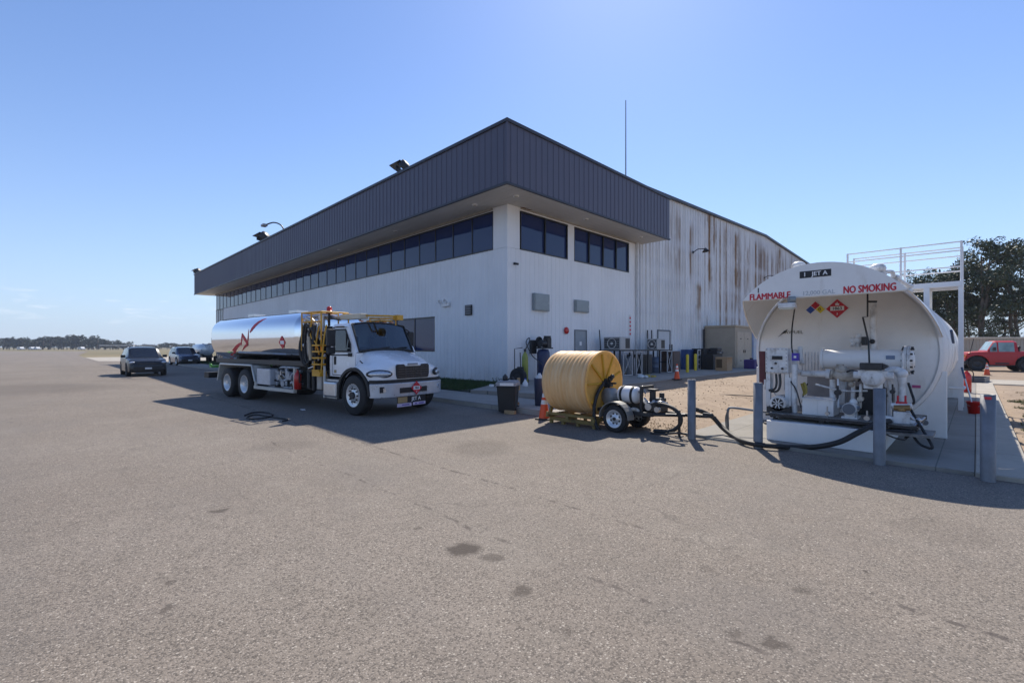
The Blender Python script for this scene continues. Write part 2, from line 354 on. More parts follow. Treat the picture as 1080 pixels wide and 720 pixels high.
def asph(g, b, tc):
    sep = g.n('ShaderNodeSeparateXYZ'); g.l(tc, sep.inputs[0])
    big = g.noise(.22, 5, .6, tc); mid = g.noise(3.0, 5, .65, tc); fine = g.noise(70, 3, .7, tc); fine2 = g.noise(26, 4, .75, tc)
    c = g.mix(g.ramp(big, .3, .7), (.195,.162,.132), (.248,.214,.180))
    c = g.mix(g.math('MULTIPLY', g.ramp(mid, .42, .75), .35, True), c, (.135,.117,.096))
    c = g.mix(g.math('MULTIPLY', g.ramp(fine2, .45, .72), .35, True), c, (.105,.088,.072))
    vo = g.n('ShaderNodeTexVoronoi', Scale=95); g.l(tc, vo.inputs['Vector'])
    sc = g.n('ShaderNodeSeparateColor'); g.l(vo.outputs['Color'], sc.inputs[0])
    chip = g.math('MULTIPLY', g.ramp(sc.outputs[0], .45, .95), g.math('LESS_THAN', vo.outputs['Distance'], .42), True)
    c = g.mix(g.math('MULTIPLY', chip, .75), c, (.42,.37,.315))
    dk = g.math('MULTIPLY', g.math('LESS_THAN', sc.outputs[1], .27), .62)
    c = g.mix(dk, c, (.06,.052,.046))
    vo2 = g.n('ShaderNodeTexVoronoi', Scale=42); g.l(tc, vo2.inputs['Vector']); sc2 = g.n('ShaderNodeSeparateColor'); g.l(vo2.outputs['Color'], sc2.inputs[0])
    chip2 = g.math('MULTIPLY', g.math('GREATER_THAN', sc2.outputs[0], .9), g.math('LESS_THAN', vo2.outputs['Distance'], .3), True)
    c = g.mix(g.math('MULTIPLY', chip2, .6), c, (.52,.47,.40))
    # worn wheel tracks and paving lanes along the kerb
    ln = g.noise(1, 3, .5, g.mapping(tc, (.015,.55,1)))
    c = g.mix(g.math('MULTIPLY', g.ramp(ln, .48, .7), .30, True), c, (.15,.135,.12))
    pt = g.noise(.45, 4, .6, g.mapping(tc, (1,1,1), (9,4,0))); c = g.mix(g.math('MULTIPLY', g.ramp(pt, .52, .72), .28, True), c, (.145,.135,.128))
    pt2 = g.noise(.7, 4, .65, g.mapping(tc, (1,1,1), (2,7,0))); c = g.mix(g.math('MULTIPLY', g.ramp(pt2, .55, .75), .25, True), c, (.29,.262,.222))
    ck = g.n('ShaderNodeTexVoronoi', Scale=.28); ck.feature = 'DISTANCE_TO_EDGE'
    ckv = g.n('ShaderNodeVectorMath', _operation='ADD'); cn_ = g.n('ShaderNodeTexNoise', Scale=1.6, Detail=4); g.l(tc, cn_.inputs[0]); g.l(tc, ckv.inputs[0]); g.l(cn_.outputs['Color'], ckv.inputs[1]); g.l(ckv.outputs[0], ck.inputs['Vector'])
    ckm = g.math('MULTIPLY', g.math('SUBTRACT', 1, g.ramp(ck.outputs['Distance'], .0015, .005)), g.ramp(g.noise(.6, 3, .6, tc), .50, .60), True)
    c = g.mix(g.math('MULTIPLY', ckm, .45), c, (.09,.078,.068))
    for y0, wd, k, th in ((3.95,.035,.8,.50), (2.83,.03,.75,.53), (6.4,.02,.5,.50), (-3.2,.02,.6,.5), (-9.5,.03,.7,.45)):
        wob = g.math('MULTIPLY', g.math('SUBTRACT', g.noise(1.3, 3, .6, tc), .5), .22)
        d = g.math('ABSOLUTE', g.math('ADD', g.math('SUBTRACT', sep.outputs[1], y0), wob))
        lm = g.math('SUBTRACT', 1, g.ramp(d, wd*.4, wd))
        lm = g.math('MULTIPLY', lm, g.ramp(g.noise(5.5, 4, .65, tc), th-.02, th+.08), True)
        c = g.mix(g.math('MULTIPLY', lm, k), c, (.075,.062,.055))
    wv = g.n('ShaderNodeVectorMath', _operation='SCALE'); nn = g.n('ShaderNodeTexNoise', Scale=9, Detail=3); g.l(tc, nn.inputs[0])
    nv = g.n('ShaderNodeVectorMath', _operation='SUBTRACT'); g.l(nn.outputs['Color'], nv.inputs[0]); nv.inputs[1].default_value = (.5,.5,.5)
    g.l(nv.outputs[0], wv.inputs[0]); wv.inputs['Scale'].default_value = .16
    av = g.n('ShaderNodeVectorMath', _operation='ADD'); g.l(tc, av.inputs[0]); g.l(wv.outputs[0], av.inputs[1])
    for u, v, rx, rd, k in STAINS:        # oil and water stains: rx across the photograph's view, rd in depth
        p = on_z(u, v)
        mp = g.n('ShaderNodeMapping'); mp.vector_type = 'TEXTURE'; mp.inputs['Location'].default_value = p; mp.inputs['Rotation'].default_value = (0,0,PI/4); mp.inputs['Scale'].default_value = (rx, rd*1.6, 1)
        g.l(av.outputs[0], mp.inputs[0]); ln_ = g.n('ShaderNodeVectorMath', _operation='LENGTH'); g.l(mp.outputs[0], ln_.inputs[0])
        mk = g.math('SUBTRACT', 1, g.ramp(ln_.outputs['Value'], .55, 1.0))
        c = g.mix(g.math('MULTIPLY', mk, k), c, (.062,.050,.042))
    g.l(c, b.inputs['Base Color'])
    h = g.math('ADD', g.math('MULTIPLY', fine, .5), g.math('MULTIPLY', vo.outputs['Distance'], -.7))
    bp = g.n('ShaderNodeBump', Strength=.6, Distance=.006); g.l(h, bp.inputs['Height']); g.l(bp.outputs[0], b.inputs['Normal'])
asphalt = ground_mat('asphalt', asph)
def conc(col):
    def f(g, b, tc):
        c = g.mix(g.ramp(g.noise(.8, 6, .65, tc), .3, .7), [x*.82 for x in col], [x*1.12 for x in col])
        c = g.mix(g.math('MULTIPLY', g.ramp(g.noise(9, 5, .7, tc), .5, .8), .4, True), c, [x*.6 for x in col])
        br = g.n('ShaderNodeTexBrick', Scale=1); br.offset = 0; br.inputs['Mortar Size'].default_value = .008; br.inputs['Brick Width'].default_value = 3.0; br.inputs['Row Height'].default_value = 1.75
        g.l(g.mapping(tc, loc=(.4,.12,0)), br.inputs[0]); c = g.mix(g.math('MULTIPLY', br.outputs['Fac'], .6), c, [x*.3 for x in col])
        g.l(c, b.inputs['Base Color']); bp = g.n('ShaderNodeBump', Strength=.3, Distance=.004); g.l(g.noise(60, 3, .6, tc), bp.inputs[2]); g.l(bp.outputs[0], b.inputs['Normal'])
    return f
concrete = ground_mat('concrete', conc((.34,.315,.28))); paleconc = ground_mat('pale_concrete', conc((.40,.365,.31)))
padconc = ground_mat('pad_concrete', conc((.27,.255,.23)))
def dirtf(g, b, tc):
    c = g.mix(g.ramp(g.noise(.5, 6, .65, tc), .3, .7), (.235,.170,.115), (.33,.25,.178))
    c = g.mix(g.math('MULTIPLY', g.ramp(g.noise(3, 6, .7, tc), .5, .75), .7, True), c, (.15,.105,.07))
    c = g.mix(g.math('MULTIPLY', g.ramp(g.noise(14, 4, .7, tc), .55, .75), .6, True), c, (.43,.35,.26))
    c = g.mix(g.math('MULTIPLY', g.ramp(g.noise(22, 4, .8, tc), .58, .7), .7, True), c, (.12,.09,.06))
    g.l(c, b.inputs['Base Color']); bp = g.n('ShaderNodeBump', Strength=1.0, Distance=.05); g.l(g.noise(18, 6, .75, tc), bp.inputs[2]); g.l(bp.outputs[0], b.inputs['Normal'])
dirt = ground_mat('dirt', dirtf)
def fieldf(g, b, tc):
    c = g.mix(g.ramp(g.noise(.02, 6, .65, tc), .35, .65), (.13,.115,.055), (.24,.19,.105))
    c = g.mix(g.math('MULTIPLY', g.ramp(g.noise(.12, 6, .7, g.mapping(tc, (1,1,1))), .5, .7), .6, True), c, (.075,.085,.035))
    g.l(c, b.inputs['Base Color'])
field = ground_mat('field_grass', fieldf)
grassbase = mat('grass_base', (.018,.026,.009), .9, var=.4, scale=6)

def sheet(name, poly, z, m, label, cat='ground', th=.0):
    b = MB()
    if th: b.plate(poly, z-th, z)
    else: b.add([(x, y, z) for x, y in poly], [tuple(range(len(poly)))])
    return struct(b.build(name, m), label, cat)
def W(X, Y): return ((X-Y)*R2, (X+Y)*R2)      # from distance right / ahead of the camera to plan x, y
sheet('ground', [(-3500,-3500),(3500,-3500),(3500,3500),(-3500,3500)], -.06, field, 'brown and green grass of the airfield out to the horizon')
ASP = [W(-420,205), W(-175,192), (-128,4.4), (-76,4.4), (-72,8.62), (60,8.62), (60,-80), (-60,-260), (-420,-420)]
sheet('road', ASP, 0, asphalt, 'wide worn grey asphalt apron with pale stones and oil stains', 'tarmac')
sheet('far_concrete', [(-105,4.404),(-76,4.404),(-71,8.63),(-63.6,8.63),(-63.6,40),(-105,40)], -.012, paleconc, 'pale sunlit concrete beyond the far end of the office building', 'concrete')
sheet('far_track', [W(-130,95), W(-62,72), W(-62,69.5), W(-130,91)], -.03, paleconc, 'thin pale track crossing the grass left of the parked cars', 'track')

# kerb and pavement in front of the office building
b = MB(); b.box(-64, -7.6, 8.62, 8.78, -.1, .13)
prof = [(-7.6,8.62), (-7.25,8.66), (-6.95,8.85), (-6.85,9.1), (-7.0,9.1), (-7.1,8.92), (-7.35,8.80), (-7.6,8.78)]
b.plate(prof, -.1, .13)
struct(b.build('kerb', concrete, bevel=.02), 'rounded concrete kerb along the pavement beside the tanker truck', 'kerb')
b = MB(); b.plate([(-64,8.784),(-7.6,8.784),(-7.35,8.81),(-7.1,8.93),(-7.0,9.1),(-7.0,10.4),(-64,10.4)], -.1, .126)
struct(b.build('pavement', concrete), 'narrow concrete pavement between kerb and grass', 'pavement')
def hgt(x, y):
    a = min(1, max(0, (y-8.6)/5.5)); a = a*a*(3-2*a); c = min(1, max(0, (-x-4.1)/1.5)); return .2*a*c
b = MB(); nx, ny = 150, 190
xs = sorted([-14.0+ (60.0+14.0)*(i/(nx-4))**1.7 for i in range(nx-3)]+[-3.96,-3.90,.50,.56]); ys = [8.64+(90-8.64)*(j/ny)**1.9 for j in range(ny+1)]
vv = []
for y in ys:
    for x in xs:
        n_ = noise.noise((x*1.3, y*1.3, 0))*.03+noise.noise((x*4, y*4, 3))*.015+noise.noise((x*9, y*9, 3))*.008
        e = min(1, (y-8.64)/.6); inside = -3.93 < x < .53 and y < 31
        vv.append((x, y, (hgt(x, y)+n_+.02)*e - .01*(1-e) if not inside else -.03))
b.add(vv, [(j*(nx+1)+i, j*(nx+1)+i+1, (j+1)*(nx+1)+i+1, (j+1)*(nx+1)+i) for j in range(ny) for i in range(nx)], 0, True)
struct(b.build('dirt_lot', dirt), 'bare brown dirt lot behind the asphalt edge', 'dirt')
b = MB(); b.box(-3.95, -.02, 8.66, 31.5, -.2, .05); struct(b.build('tank_pad', padconc), 'concrete pad the white fuel tank stands on', 'concrete pad')
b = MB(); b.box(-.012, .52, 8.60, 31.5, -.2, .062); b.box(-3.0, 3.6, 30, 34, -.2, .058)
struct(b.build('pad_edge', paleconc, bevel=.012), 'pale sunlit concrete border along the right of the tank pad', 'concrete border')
b = MB(); pts = [on_z(u, v) for u, v in ((745,463),(800,470.5),(806,471.3),(806,466.5),(792,462),(775,460.5),(760,461.5))]
b.plate([(p.x, max(p.y, 8.45)) for p in pts], -.05, .034)
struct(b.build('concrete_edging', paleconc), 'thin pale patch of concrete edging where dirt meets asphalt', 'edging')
# concrete apron in the shade of the hangar wall
b = MB(); b.plate([(-14.0,13.4),(-12.2,10.2),(-9.6,10.9),(-9.9,22),(-10.2,48),(-14.0,48)], 0, .245)
struct(b.build('wall_apron', concrete), 'shaded concrete apron along the foot of the hangar wall', 'concrete apron')
b = MB(); b.plate([(-64,10.404),(-12.6,10.404),(-14.19,13.9),(-64,13.92)], -.1, .15)
struct(b.build('lawn_soil', grassbase), 'dark soil under the grass strip by the office wall', 'soil')
gm = mat('grass_blades', (.035,.075,.014), .6, var=.4, scale=3)
b = MB()
for i in range(26000):
    x = -14.6-46*rnd.random()**2.2+rnd.uniform(0, 1.5); y = rnd.uniform(10.45, 13.85)
    if x > -12.7-(y-10.4)*.42: continue
    a = rnd.uniform(0, 2*PI); h = rnd.uniform(.05, .13); dx, dy = math.cos(a)*.012, math.sin(a)*.012; lx, ly = rnd.uniform(-.04,.04), rnd.uniform(-.04,.04)
    b.add([(x-dx, y-dy, .15), (x+dx, y+dy, .15), (x+lx, y+ly, .15+h)], [(0,1,2)])
tag(b.build('grass', gm), 'dark green grass strip between pavement and office wall', 'grass', kind='stuff')
wm = mat('weeds', (.10,.12,.035), .7, var=.45, scale=2); wd_ = mat('dry_weeds', (.30,.23,.11), .8, var=.3, scale=2)
b = MB()
def weed(x, y, n, r, h, m):
    for i in range(n):
        a = rnd.uniform(0, 2*PI); q = r*rnd.random()**.6; px, py = x+q*math.cos(a), y+q*math.sin(a); w_ = rnd.uniform(.004,.014); t_ = rnd.uniform(0, PI)
        z = .02; b.add([(px-w_*math.cos(t_), py-w_*math.sin(t_), z), (px+w_*math.cos(t_), py+w_*math.sin(t_), z), (px+rnd.uniform(-h, h)*.7, py+rnd.uniform(-h, h)*.7, z+h*rnd.uniform(.3, 1))], [(0,1,2)], m)
for u, v in ((1066,490),(1072,470),(1062,448),(1070,455),(1078,480),(1076,440),(1068,431),(1060,424),(1075,427),(1060,460),(1074,498)):
    p = on_z(u, v); weed(max(p.x+.35, .95), p.y, 260, .32, .09, 0)
for i in range(90):
    x = rnd.uniform(.95, 7); y = rnd.uniform(8.7, 26); weed(x, y, 60, .3, .07, rnd.choice((0,1,1)))
for i in range(60):
    x = rnd.uniform(-8.5, -4.2); y = rnd.uniform(8.7, 10.5); weed(x, y, 14, .2, .05, 1)
tag(b.build('weeds', [wm, wd_]), 'patchy weeds in the dirt right of the tank pad', 'weeds', kind='stuff')
stn = MB()
for i in range(2600):
    if i % 3: x, y = rnd.uniform(-9.5,-4.1), 8.7+rnd.random()**1.5*14
    else: x, y = rnd.uniform(.6, 8), rnd.uniform(8.7, 26)
    stn.ball((x, y, hgt(x, y)+.025), rnd.uniform(.006,.028)*rnd.uniform(.6,1), sc=(1,1,.6), n=5)
tag(stn.build('stones', mat('stone', (.25,.19,.135), .9, var=.5, scale=.7)), 'small stones and clods scattered over the dirt', 'stones', kind='stuff')

# ---------------------------------------------------------------- buildings
XL, XR, WY, WX, HB, HE, HX = -62.7, -14.21, 13.93, -14.21, 24.9, 70.0, -14.12
FY, FX, FL, FR = 12.13, -12.39, -64.6, 25.1
SZ, FT, SILL, HEAD = 7.84, 10.13, 5.99, 7.70
def ribs(mb, p, q, out, z0, z1, pitch, width, depth, m=0, phase=0.0):
    # folded sheet metal along p->q (plan points), ribs standing towards out; z0/z1 numbers or functions of the distance
    p = Vector((*p, 0)); q = Vector((*q, 0)); Lg = (q-p).length; d = (q-p)/Lg; o = Vector((*out, 0))
    f0 = z0 if callable(z0) else (lambda s: z0); f1 = z1 if callable(z1) else (lambda s: z1)
    pr = [(0, 0)]; s = phase+pitch/2
    while s+width < Lg:
        e = min(depth, width/3)
        pr += [(s, 0), (s+e, depth), (s+width-e, depth), (s+width, 0)]; s += pitch
    pr.append((Lg, 0)); vs = []
    for s, h in pr:
        b_ = p+d*s+o*h; vs += [(b_.x, b_.y, f0(s)), (b_.x, b_.y, f1(s))]
    mb.add(vs, [(2*i, 2*i+2, 2*i+3, 2*i+1) for i in range(len(pr)-1)], m)
office = thing('office_building', 'two storey white metal office block with dark overhanging fascia behind the tanker truck', 'building', (XR, WY, 0))
LWT, LWB = 3.26, 1.48; lx0, lx1 = on_y(385, 350, WY).x, on_y(458.5, 350, WY).x
b = MB()
gz0 = .1
ribs(b, (XL, WY), (lx0, WY), (0,-1), gz0, SILL, .30, .07, .022)
ribs(b, (lx0, WY), (lx1, WY), (0,-1), gz0, LWB, .30, .07, .022); ribs(b, (lx0, WY), (lx1, WY), (0,-1), LWT, SILL, .30, .07, .022)
ribs(b, (lx1, WY), (XR-.05, WY), (0,-1), gz0, SILL, .30, .07, .022)
b.box(XL+.1, XR-.3, WY+.2, HB+.5, 0, FT-.5)        # what stands behind the siding
# corner pier and band above the windows
b.box(XR-.88, XR+.012, WY-.014, WY+.75, SILL+.006, SZ); b.box(XR-.05, XR+.006, WY-.008, WY+.05, gz0, SILL)
b.box(XL, XR-.883, WY-.01, WY+.19, HEAD, SZ)
A0, A1, B0, B1 = on_x(549, 250, WX).y, on_x(598.5, 250, WX).y, on_x(605.5, 250, WX).y, on_x(663, 250, WX).y
b.box(WX-.19, WX+.01, WY+.753, HB, HEAD+.002, SZ); b.box(WX-.19, WX+.008, A1, B0, SILL, HEAD); b.box(WX-.19, WX+.008, B1, HB, SILL, HEAD)
D0, D1, DT = on_x(605.6, 350, WX).y, on_x(618.4, 350, WX).y, 2.58
ribs(b, (WX, WY+.05), (WX, D0), (1,0), gz0, SILL, .30, .07, .016); ribs(b, (WX, D1), (WX, HB), (1,0), gz0, SILL, .30, .07, .016)
b.box(WX-.1, WX+.002, D0, D1, DT, SILL)
ribs(b, (XL, WY), (XL, HB+20), (-1,0), gz0, SZ, .30, .07, .02)
b.build('wall', officew, office, world=True)
# fascia
b = MB()
ribs(b, (FL, FY), (FX, FY), (0,-1), SZ, FT, .355, .045, .024); ribs(b, (FX, FY), (FX, FR), (1,0), SZ, FT, .355, .045, .024)
ribs(b, (FL, HB), (FL, FY), (-1,0), SZ, FT, .355, .045, .024); ribs(b, (FX, FR), (WX, FR), (0,1), SZ, FT, .355, .045, .024)
b.box(FX-.02, FX+.042, FY-.042, FY+.02, SZ-.003, FT)
b.build('fascia', fasciam, office, world=True)
b = MB()
b.box(FL-.06, FX+.07, FY-.07, FY+.14, FT-.02, FT+.10); b.box(FX-.14, FX+.072, FY+.143, FR+.06, FT-.02, FT+.098); b.box(FL+.05, FX-.15, FY+.145, FR+.04, FT-.25, FT-.06)
b.box(FL-.03, FX+.055, FY-.055, FY+.05, SZ-.05, SZ+.03); b.box(FX-.05, FX+.054, FY+.053, FR+.01, SZ-.048, SZ+.028)
b.build('roof_cap', capm, office, world=True)
b = MB()
def slats(x0, x1, y0, y1, along):
    s = .30; v = []
    if along == 'x':
        y = y0
        while y < y1: b.box(x0, x1, y+.006, min(y+s, y1)-.006, SZ-.012, SZ+.02); y += s
    else:
        x = x0
        while x < x1: b.box(x+.006, min(x+s, x1)-.006, y0, y1, SZ-.0125, SZ+.02); x += s
slats(FL+.02, FX-.06, FY+.06, WY-.02, 'x'); slats(WX+.02, FX-.06, WY-.015, FR-.02, 'y')
b.box(FL+.02, FX-.06, FY+.055, WY+.2, SZ+.021, SZ+.04); b.box(WX-.2, FX-.065, WY+.21, FR-.02, SZ+.021, SZ+.042)
b.build('soffit', soffm, office, world=True)
b = MB(); b.box(XL, XR-.9, WY-.10, WY-.012, SZ-.10, SZ-.014); b.box(WX+.012, WX+.06, WY+.8, HB-.2, SZ-.07, SZ-.014)
b.build('soffit_trim', mat('trim_tan', (.34,.31,.26), .6), office, world=True)
fr = mat('window_frame', (.018,.019,.024), .4)
def window_y(x0, x1, z0, z1, n, y, name='window', tilt=True):
    f = MB(); gl = MB(); w_ = (x1-x0)/n
    f.box(x0, x1, y-.03, y+.14, z0, z0+.06); f.box(x0, x1, y-.03, y+.14, z1-.06, z1)
    for i in range(n+1):
        xx = x0+i*w_; a = .03 if 0 < i < n else .035; f.box(max(x0, xx-a)+.0005, min(x1, xx+a)-.0005, y-.010, y+.139, z0+.0605, z1-.0605)
    for i in range(n):
        e = rnd.uniform(-.004, .004); gl.add([(x0+i*w_, y+.016+e, z0+.02), (x0+(i+1)*w_, y+.016-e, z0+.02), (x0+(i+1)*w_, y+.019-e, z1-.02), (x0+i*w_, y+.013+e, z1-.02)], [(0,1,2,3)])
    o = f.build(name, fr, office, world=True); gl.build('glass', pane, o, world=True); return o
def window_x(y0, y1, z0, z1, n, x):
    f = MB(); gl = MB(); w_ = (y1-y0)/n
    f.box(x-.14, x+.03, y0, y1, z0, z0+.06); f.box(x-.14, x+.03, y0, y1, z1-.06, z1)
    for i in range(n+1):
        yy = y0+i*w_; a = .03; f.box(x-.139, x+.026, max(y0, yy-a)+.0005, min(y1, yy+a)-.0005, z0+.0605, z1-.0605)
    for i in range(n):
        gl.add([(x-.07, y0+i*w_, z0+.02), (x-.07, y0+(i+1)*w_, z0+.02), (x-.074, y0+(i+1)*w_, z1-.02), (x-.066, y0+i*w_, z1-.02)], [(0,1,2,3)])
    o = f.build('window', fr, office, world=True); gl.build('glass', pane, o, world=True); return o
o = window_y(XL+.05, XR-.89, SILL, HEAD, 33, WY); o['label'] = 'long ribbon window of the upper floor'
window_x(A0, A1, SILL, HEAD, 2, WX); window_x(B0, B1, SILL, HEAD, 4, WX)
o = window_y(lx0, lx1, LWB, LWT, 4, WY+.01); o['label'] = 'dark ground floor window behind the truck cab'
o = window_y(XL+.06, XL+3.0, .5, SILL-.01, 3, WY-.03); o['label'] = 'tall glazing at the far end'
# steel door on the right hand wall
b = MB(); b.box(WX-.06, WX+.012, D0+.05, D1-.05, .3, DT-.05); dr = b.build('door', mat('door_grey', (.30,.33,.36), .45, var=.05), office, world=True)
b = MB(); b.box(WX-.1, WX+.045, D0, D0+.05, .25, DT); b.box(WX-.1, WX+.045, D1-.05, D1, .25, DT); b.box(WX-.1, WX+.044, D0+.05, D1-.05, DT-.05, DT); b.build('door_frame', mat('frame_grey', (.16,.18,.20), .5), dr, world=True)
b = MB(); b.tube([(WX+.02, D0+.12, 1.3), (WX+.07, D0+.12, 1.3), (WX+.07, D0+.24, 1.3)], .012, smooth=False); b.build('handle', steel, dr, world=True)
b = MB(); ym = (D0+D1)/2; b.box(WX+.013, WX+.018, ym-.09, ym+.09, 1.78, 1.98); b.build('notice', inkw, dr, world=True)
b = MB(); b.box(WX+.02, WX+.16, HB-.42, HB-.30, .3, SZ-.01); b.build('downpipe', mat('downpipe_white', (.66,.67,.68), .5), office, world=True)
b = MB(); 
for i in range(5):
    yy = WY+.72+rnd.uniform(-.1,.4); b.add([(WX+.09, yy, SZ-.016), (WX+.09+rnd.uniform(.05,.16), yy+rnd.uniform(.1,.3), SZ-.016), (WX+.03, yy+.2, SZ-.0165)], [(0,1,2)])
b.build('rust_patch', mat('rust', (.16,.07,.02), .9, var=.4, scale=20), office, world=True)

hangar = thing('hangar', 'tall corrugated white hangar with rust streaks and low gabled roof', 'hangar', (HX, HB, 0))
PK = 47.6; zr = lambda s: 11.15+.92*(1-abs(HB+s-PK)/(PK-HB))
b = MB(); ribs(b, (HX, HB), (HX, PK), (1,0), .1, zr, .41, .12, .055); ribs(b, (HX, PK), (HX, HE), (1,0), .1, (lambda s: zr(s+PK-HB)), .41, .12, .055)
b.box(-60, HX-.12, HB+.05, HE, 0, 10.9); b.box(HX-.3, HX-.02, HB-.02, HB+.02, 0, 11.1); b.box(-60, HX-.1, HE, HE+.05, 0, 11.0)
b.build('wall', hangarw, hangar, world=True)
b = MB()
for (ya, za), (yb, zb) in (((HB-.15, 11.14), (PK, 12.07)), ((PK, 12.07), (HE+.15, 11.14))):
    b.add([(HX+.22, ya, za), (HX+.22, yb, zb), (HX+.22, yb, zb+.16), (HX+.22, ya, za+.16), (-60, ya, za), (-60, yb, zb), (-60, yb, zb+.16), (-60, ya, za+.16)], [(0,1,2,3),(4,7,6,5),(3,2,6,7),(0,4,5,1),(0,3,7,4),(1,5,6,2)])
b.build('roof', capm, hangar, world=True)
# door outline in the hangar wall
q0, q1 = on_x(692.5, 360, HX).y, on_x(706, 360, HX).y
b = MB(); b.box(HX-.01, HX+.06, q0+.1, q1-.1, .25, 2.7); d2 = b.build('door', mat('door_white', (.58,.60,.62), .5, var=.04), hangar, world=True)
b = MB(); b.box(HX, HX+.09, q0, q0+.09, .25, 2.8); b.box(HX, HX+.09, q1-.09, q1, .25, 2.8); b.box(HX, HX+.088, q0+.09, q1-.09, 2.71, 2.8); b.build('door_frame', mat('frame_grey', (.16,.18,.20), .5), d2, world=True)

# fixtures on the walls and roofs
def wall_lamp(p, label):
    t = thing('wall_lamp', label, 'lamp', p, group='goose neck lamps on the hangar wall')
    b = MB(); b.box(0,.04,-.08,.08,-.08,.08); b.build('mount', blackm, t)
    b = MB(); b.tube([(0.04,0,0),(.35,0,.16),(.8,0,.12)], .03); b.build('arm', blackm, t)
    b = MB(); b.lathe([(0,.06),(.1,.12),(.22,.24),(.24,.24)], (.85,0,.16), (0.2,0,-1), 16); b.build('lamp_shade', blackm, t); return t
# arms reach out of the wall; the shade hangs over the yard
p = on_x(731, 266, HX+.06); wall_lamp(p, 'dark goose neck lamp on the hangar wall nearest the office')
p = on_x(806, 293, HX+.06); wall_lamp(p, 'dark goose neck lamp further along the hangar wall above the tan shed')
def flood(p, rz, label, k=1.0):
    t = thing('flood_light', label, 'flood light', p, rz, group='flood lights on the office roof edge'); t.scale = (k,k,k)
    b = MB(); b.cyl((0,0,-.3),(0,0,.28),.04); b.build('post', blackm, t)
    b = MB(); b.lathe([(0,.16),(.05,.33),(.30,.36),(.34,.36)], (0,.25,.42), (0,-.75,-.55), 18); b.add([(-.36,-.02,.50),(.36,-.02,.50),(.30,-.62,.30),(-.30,-.62,.30),(-.36,-.02,.53),(.36,-.02,.53),(.30,-.62,.33),(-.30,-.62,.33)], [(0,1,2,3),(4,7,6,5),(0,4,5,1),(1,5,6,2),(2,6,7,3),(3,7,4,0)])
    b.lathe([(-.02,.02),(0,.16)], (0,.25,.42), (0,-.75,-.55), 18); b.box(-.34,.34,-.28,-.22,.03,.3); h = b.build('lamp_housing', blackm, t)
    b = MB(); b.lathe([(0,.30),(.005,.001)], (0,-.01,.24), (0,-.75,-.55), 18); b.build('lens', mat('lamp_lens', (.55,.52,.42), .2), h); return t
for (u, v, k), lb in zip(((421,176,1.0), (275,250,1.25), (206,283,1.0)), ('dark flood light on the fascia nearest the building corner', 'squat flood light on a stub post midway along the fascia', 'small flood light at the far left end of the fascia')):
    q = on_y(u, v, FY+.05); flood((q.x, FY+.3, FT+.15), -1.0, lb, k)
q = on_y(297, 245, FY+.05); t = thing('curved_lamp', 'lamp on a curved arm above the fascia beside the squat flood light', 'lamp', (q.x, FY+.3, FT+.05))
b = MB(); b.tube([(0,0,0),(-.3,-.2,.55),(-.9,-.5,.8),(-1.6,-.8,.72)], .05); b.build('arm', blackm, t)
b = MB(); b.box(-2.1,-1.55,-1.05,-.7,.6,.78); b.build('lamp_head', mat('lamp_grey', (.35,.36,.38), .5), t, bevel=.04)
q = at_d(660, 188, 33); pz = CAMH+(366-106)/490*33
t = thing('antenna', 'tall thin whip antenna rising above the hangar roof', 'antenna', (q.x, q.y, 11.2))
b = MB(); b.cyl((0,0,-.6),(0,0,2.2),.06); b.cyl((0,0,2.2),(0,0,2.35),.09); b.build('mast', blackm, t)
b = MB(); b.cyl((0,0,2.3),(0,0,pz-11.2),.045,.03,n=8); b.build('whip', galv, t)
for i, (u, v) in enumerate(((498,215), (414,243), (355,263))):
    q = on_z(u, v, SZ-.012); q.y = 13.0; t = thing('soffit_light', 'small round light in the soffit, %s from the corner along the left side' % ('first','second','third')[i], 'light', (q.x, q.y, SZ-.013), group='round lights in the soffit')
    b = MB(); b.lathe([(0,.12),(.03,.12),(.03,.09)], (0,0,0), (0,0,-1), 16); r = b.build('rim', inkw, t); b = MB(); b.lathe([(.02,.09),(.05,.05),(.06,.001)], (0,0,0), (0,0,-1), 16); b.build('lens', mat('lamp_lens', (.55,.52,.42), .2), t)
    src = t
for i, (u, v) in enumerate(((546,206), (617,231), (674,250))):
    q = on_z(u, v, SZ-.012); dup(src, (-13.2, q.y, SZ-.013), 0, 'small round light in the soffit, %s from the corner on the right side' % ('first','second','third')[i])
def wbox(u0, v0, u1, v1, dep, name, m, label, cat, grp=None):
    a = on_x(u0, v0, WX+.02); c = on_x(u1, v1, WX+.02); t = thing(name, label, cat, (WX+.02, a.y, (a.z+c.z)/2), group=grp); w_ = c.y-a.y; h = abs(a.z-c.z)/2
    b = MB(); b.box(0, dep, 0, w_, -h, h); b.build('cabinet', m, t, bevel=.01); b = MB(); b.box(dep+.001, dep+.02, .04, w_-.04, -h+.04, h-.04); b.build('door', m, t, bevel=.006)
    b = MB(); b.box(dep+.02, dep+.035, w_-.12, w_-.08, -.06, .06); b.build('latch', steel, t); return t
elec = mat('electric_grey', (.27,.30,.31), .4, metal=.2, var=.1)
wbox(561.5, 309, 577.5, 328.5, .13, 'electrical_box', elec, 'larger grey electrical box high on the right office wall', 'electrical box', 'grey boxes on the office wall')
wbox(605.5, 316, 619.5, 330, .12, 'electrical_box', elec, 'smaller grey electrical box above the steel door', 'electrical box', 'grey boxes on the office wall')
p = on_x(542.5, 278, WX+.03); t = thing('security_camera', 'small dark security camera near the building corner', 'camera', p)
b = MB(); b.box(0,.03,-.05,.05,-.05,.05); b.tube([(.03,0,0),(.12,0,.02)], .015); b.build('mount', blackm, t); b = MB(); b.cyl((.06,0,.0),(.20,.04,-.04),.045); b.build('camera_body', blackm, t)
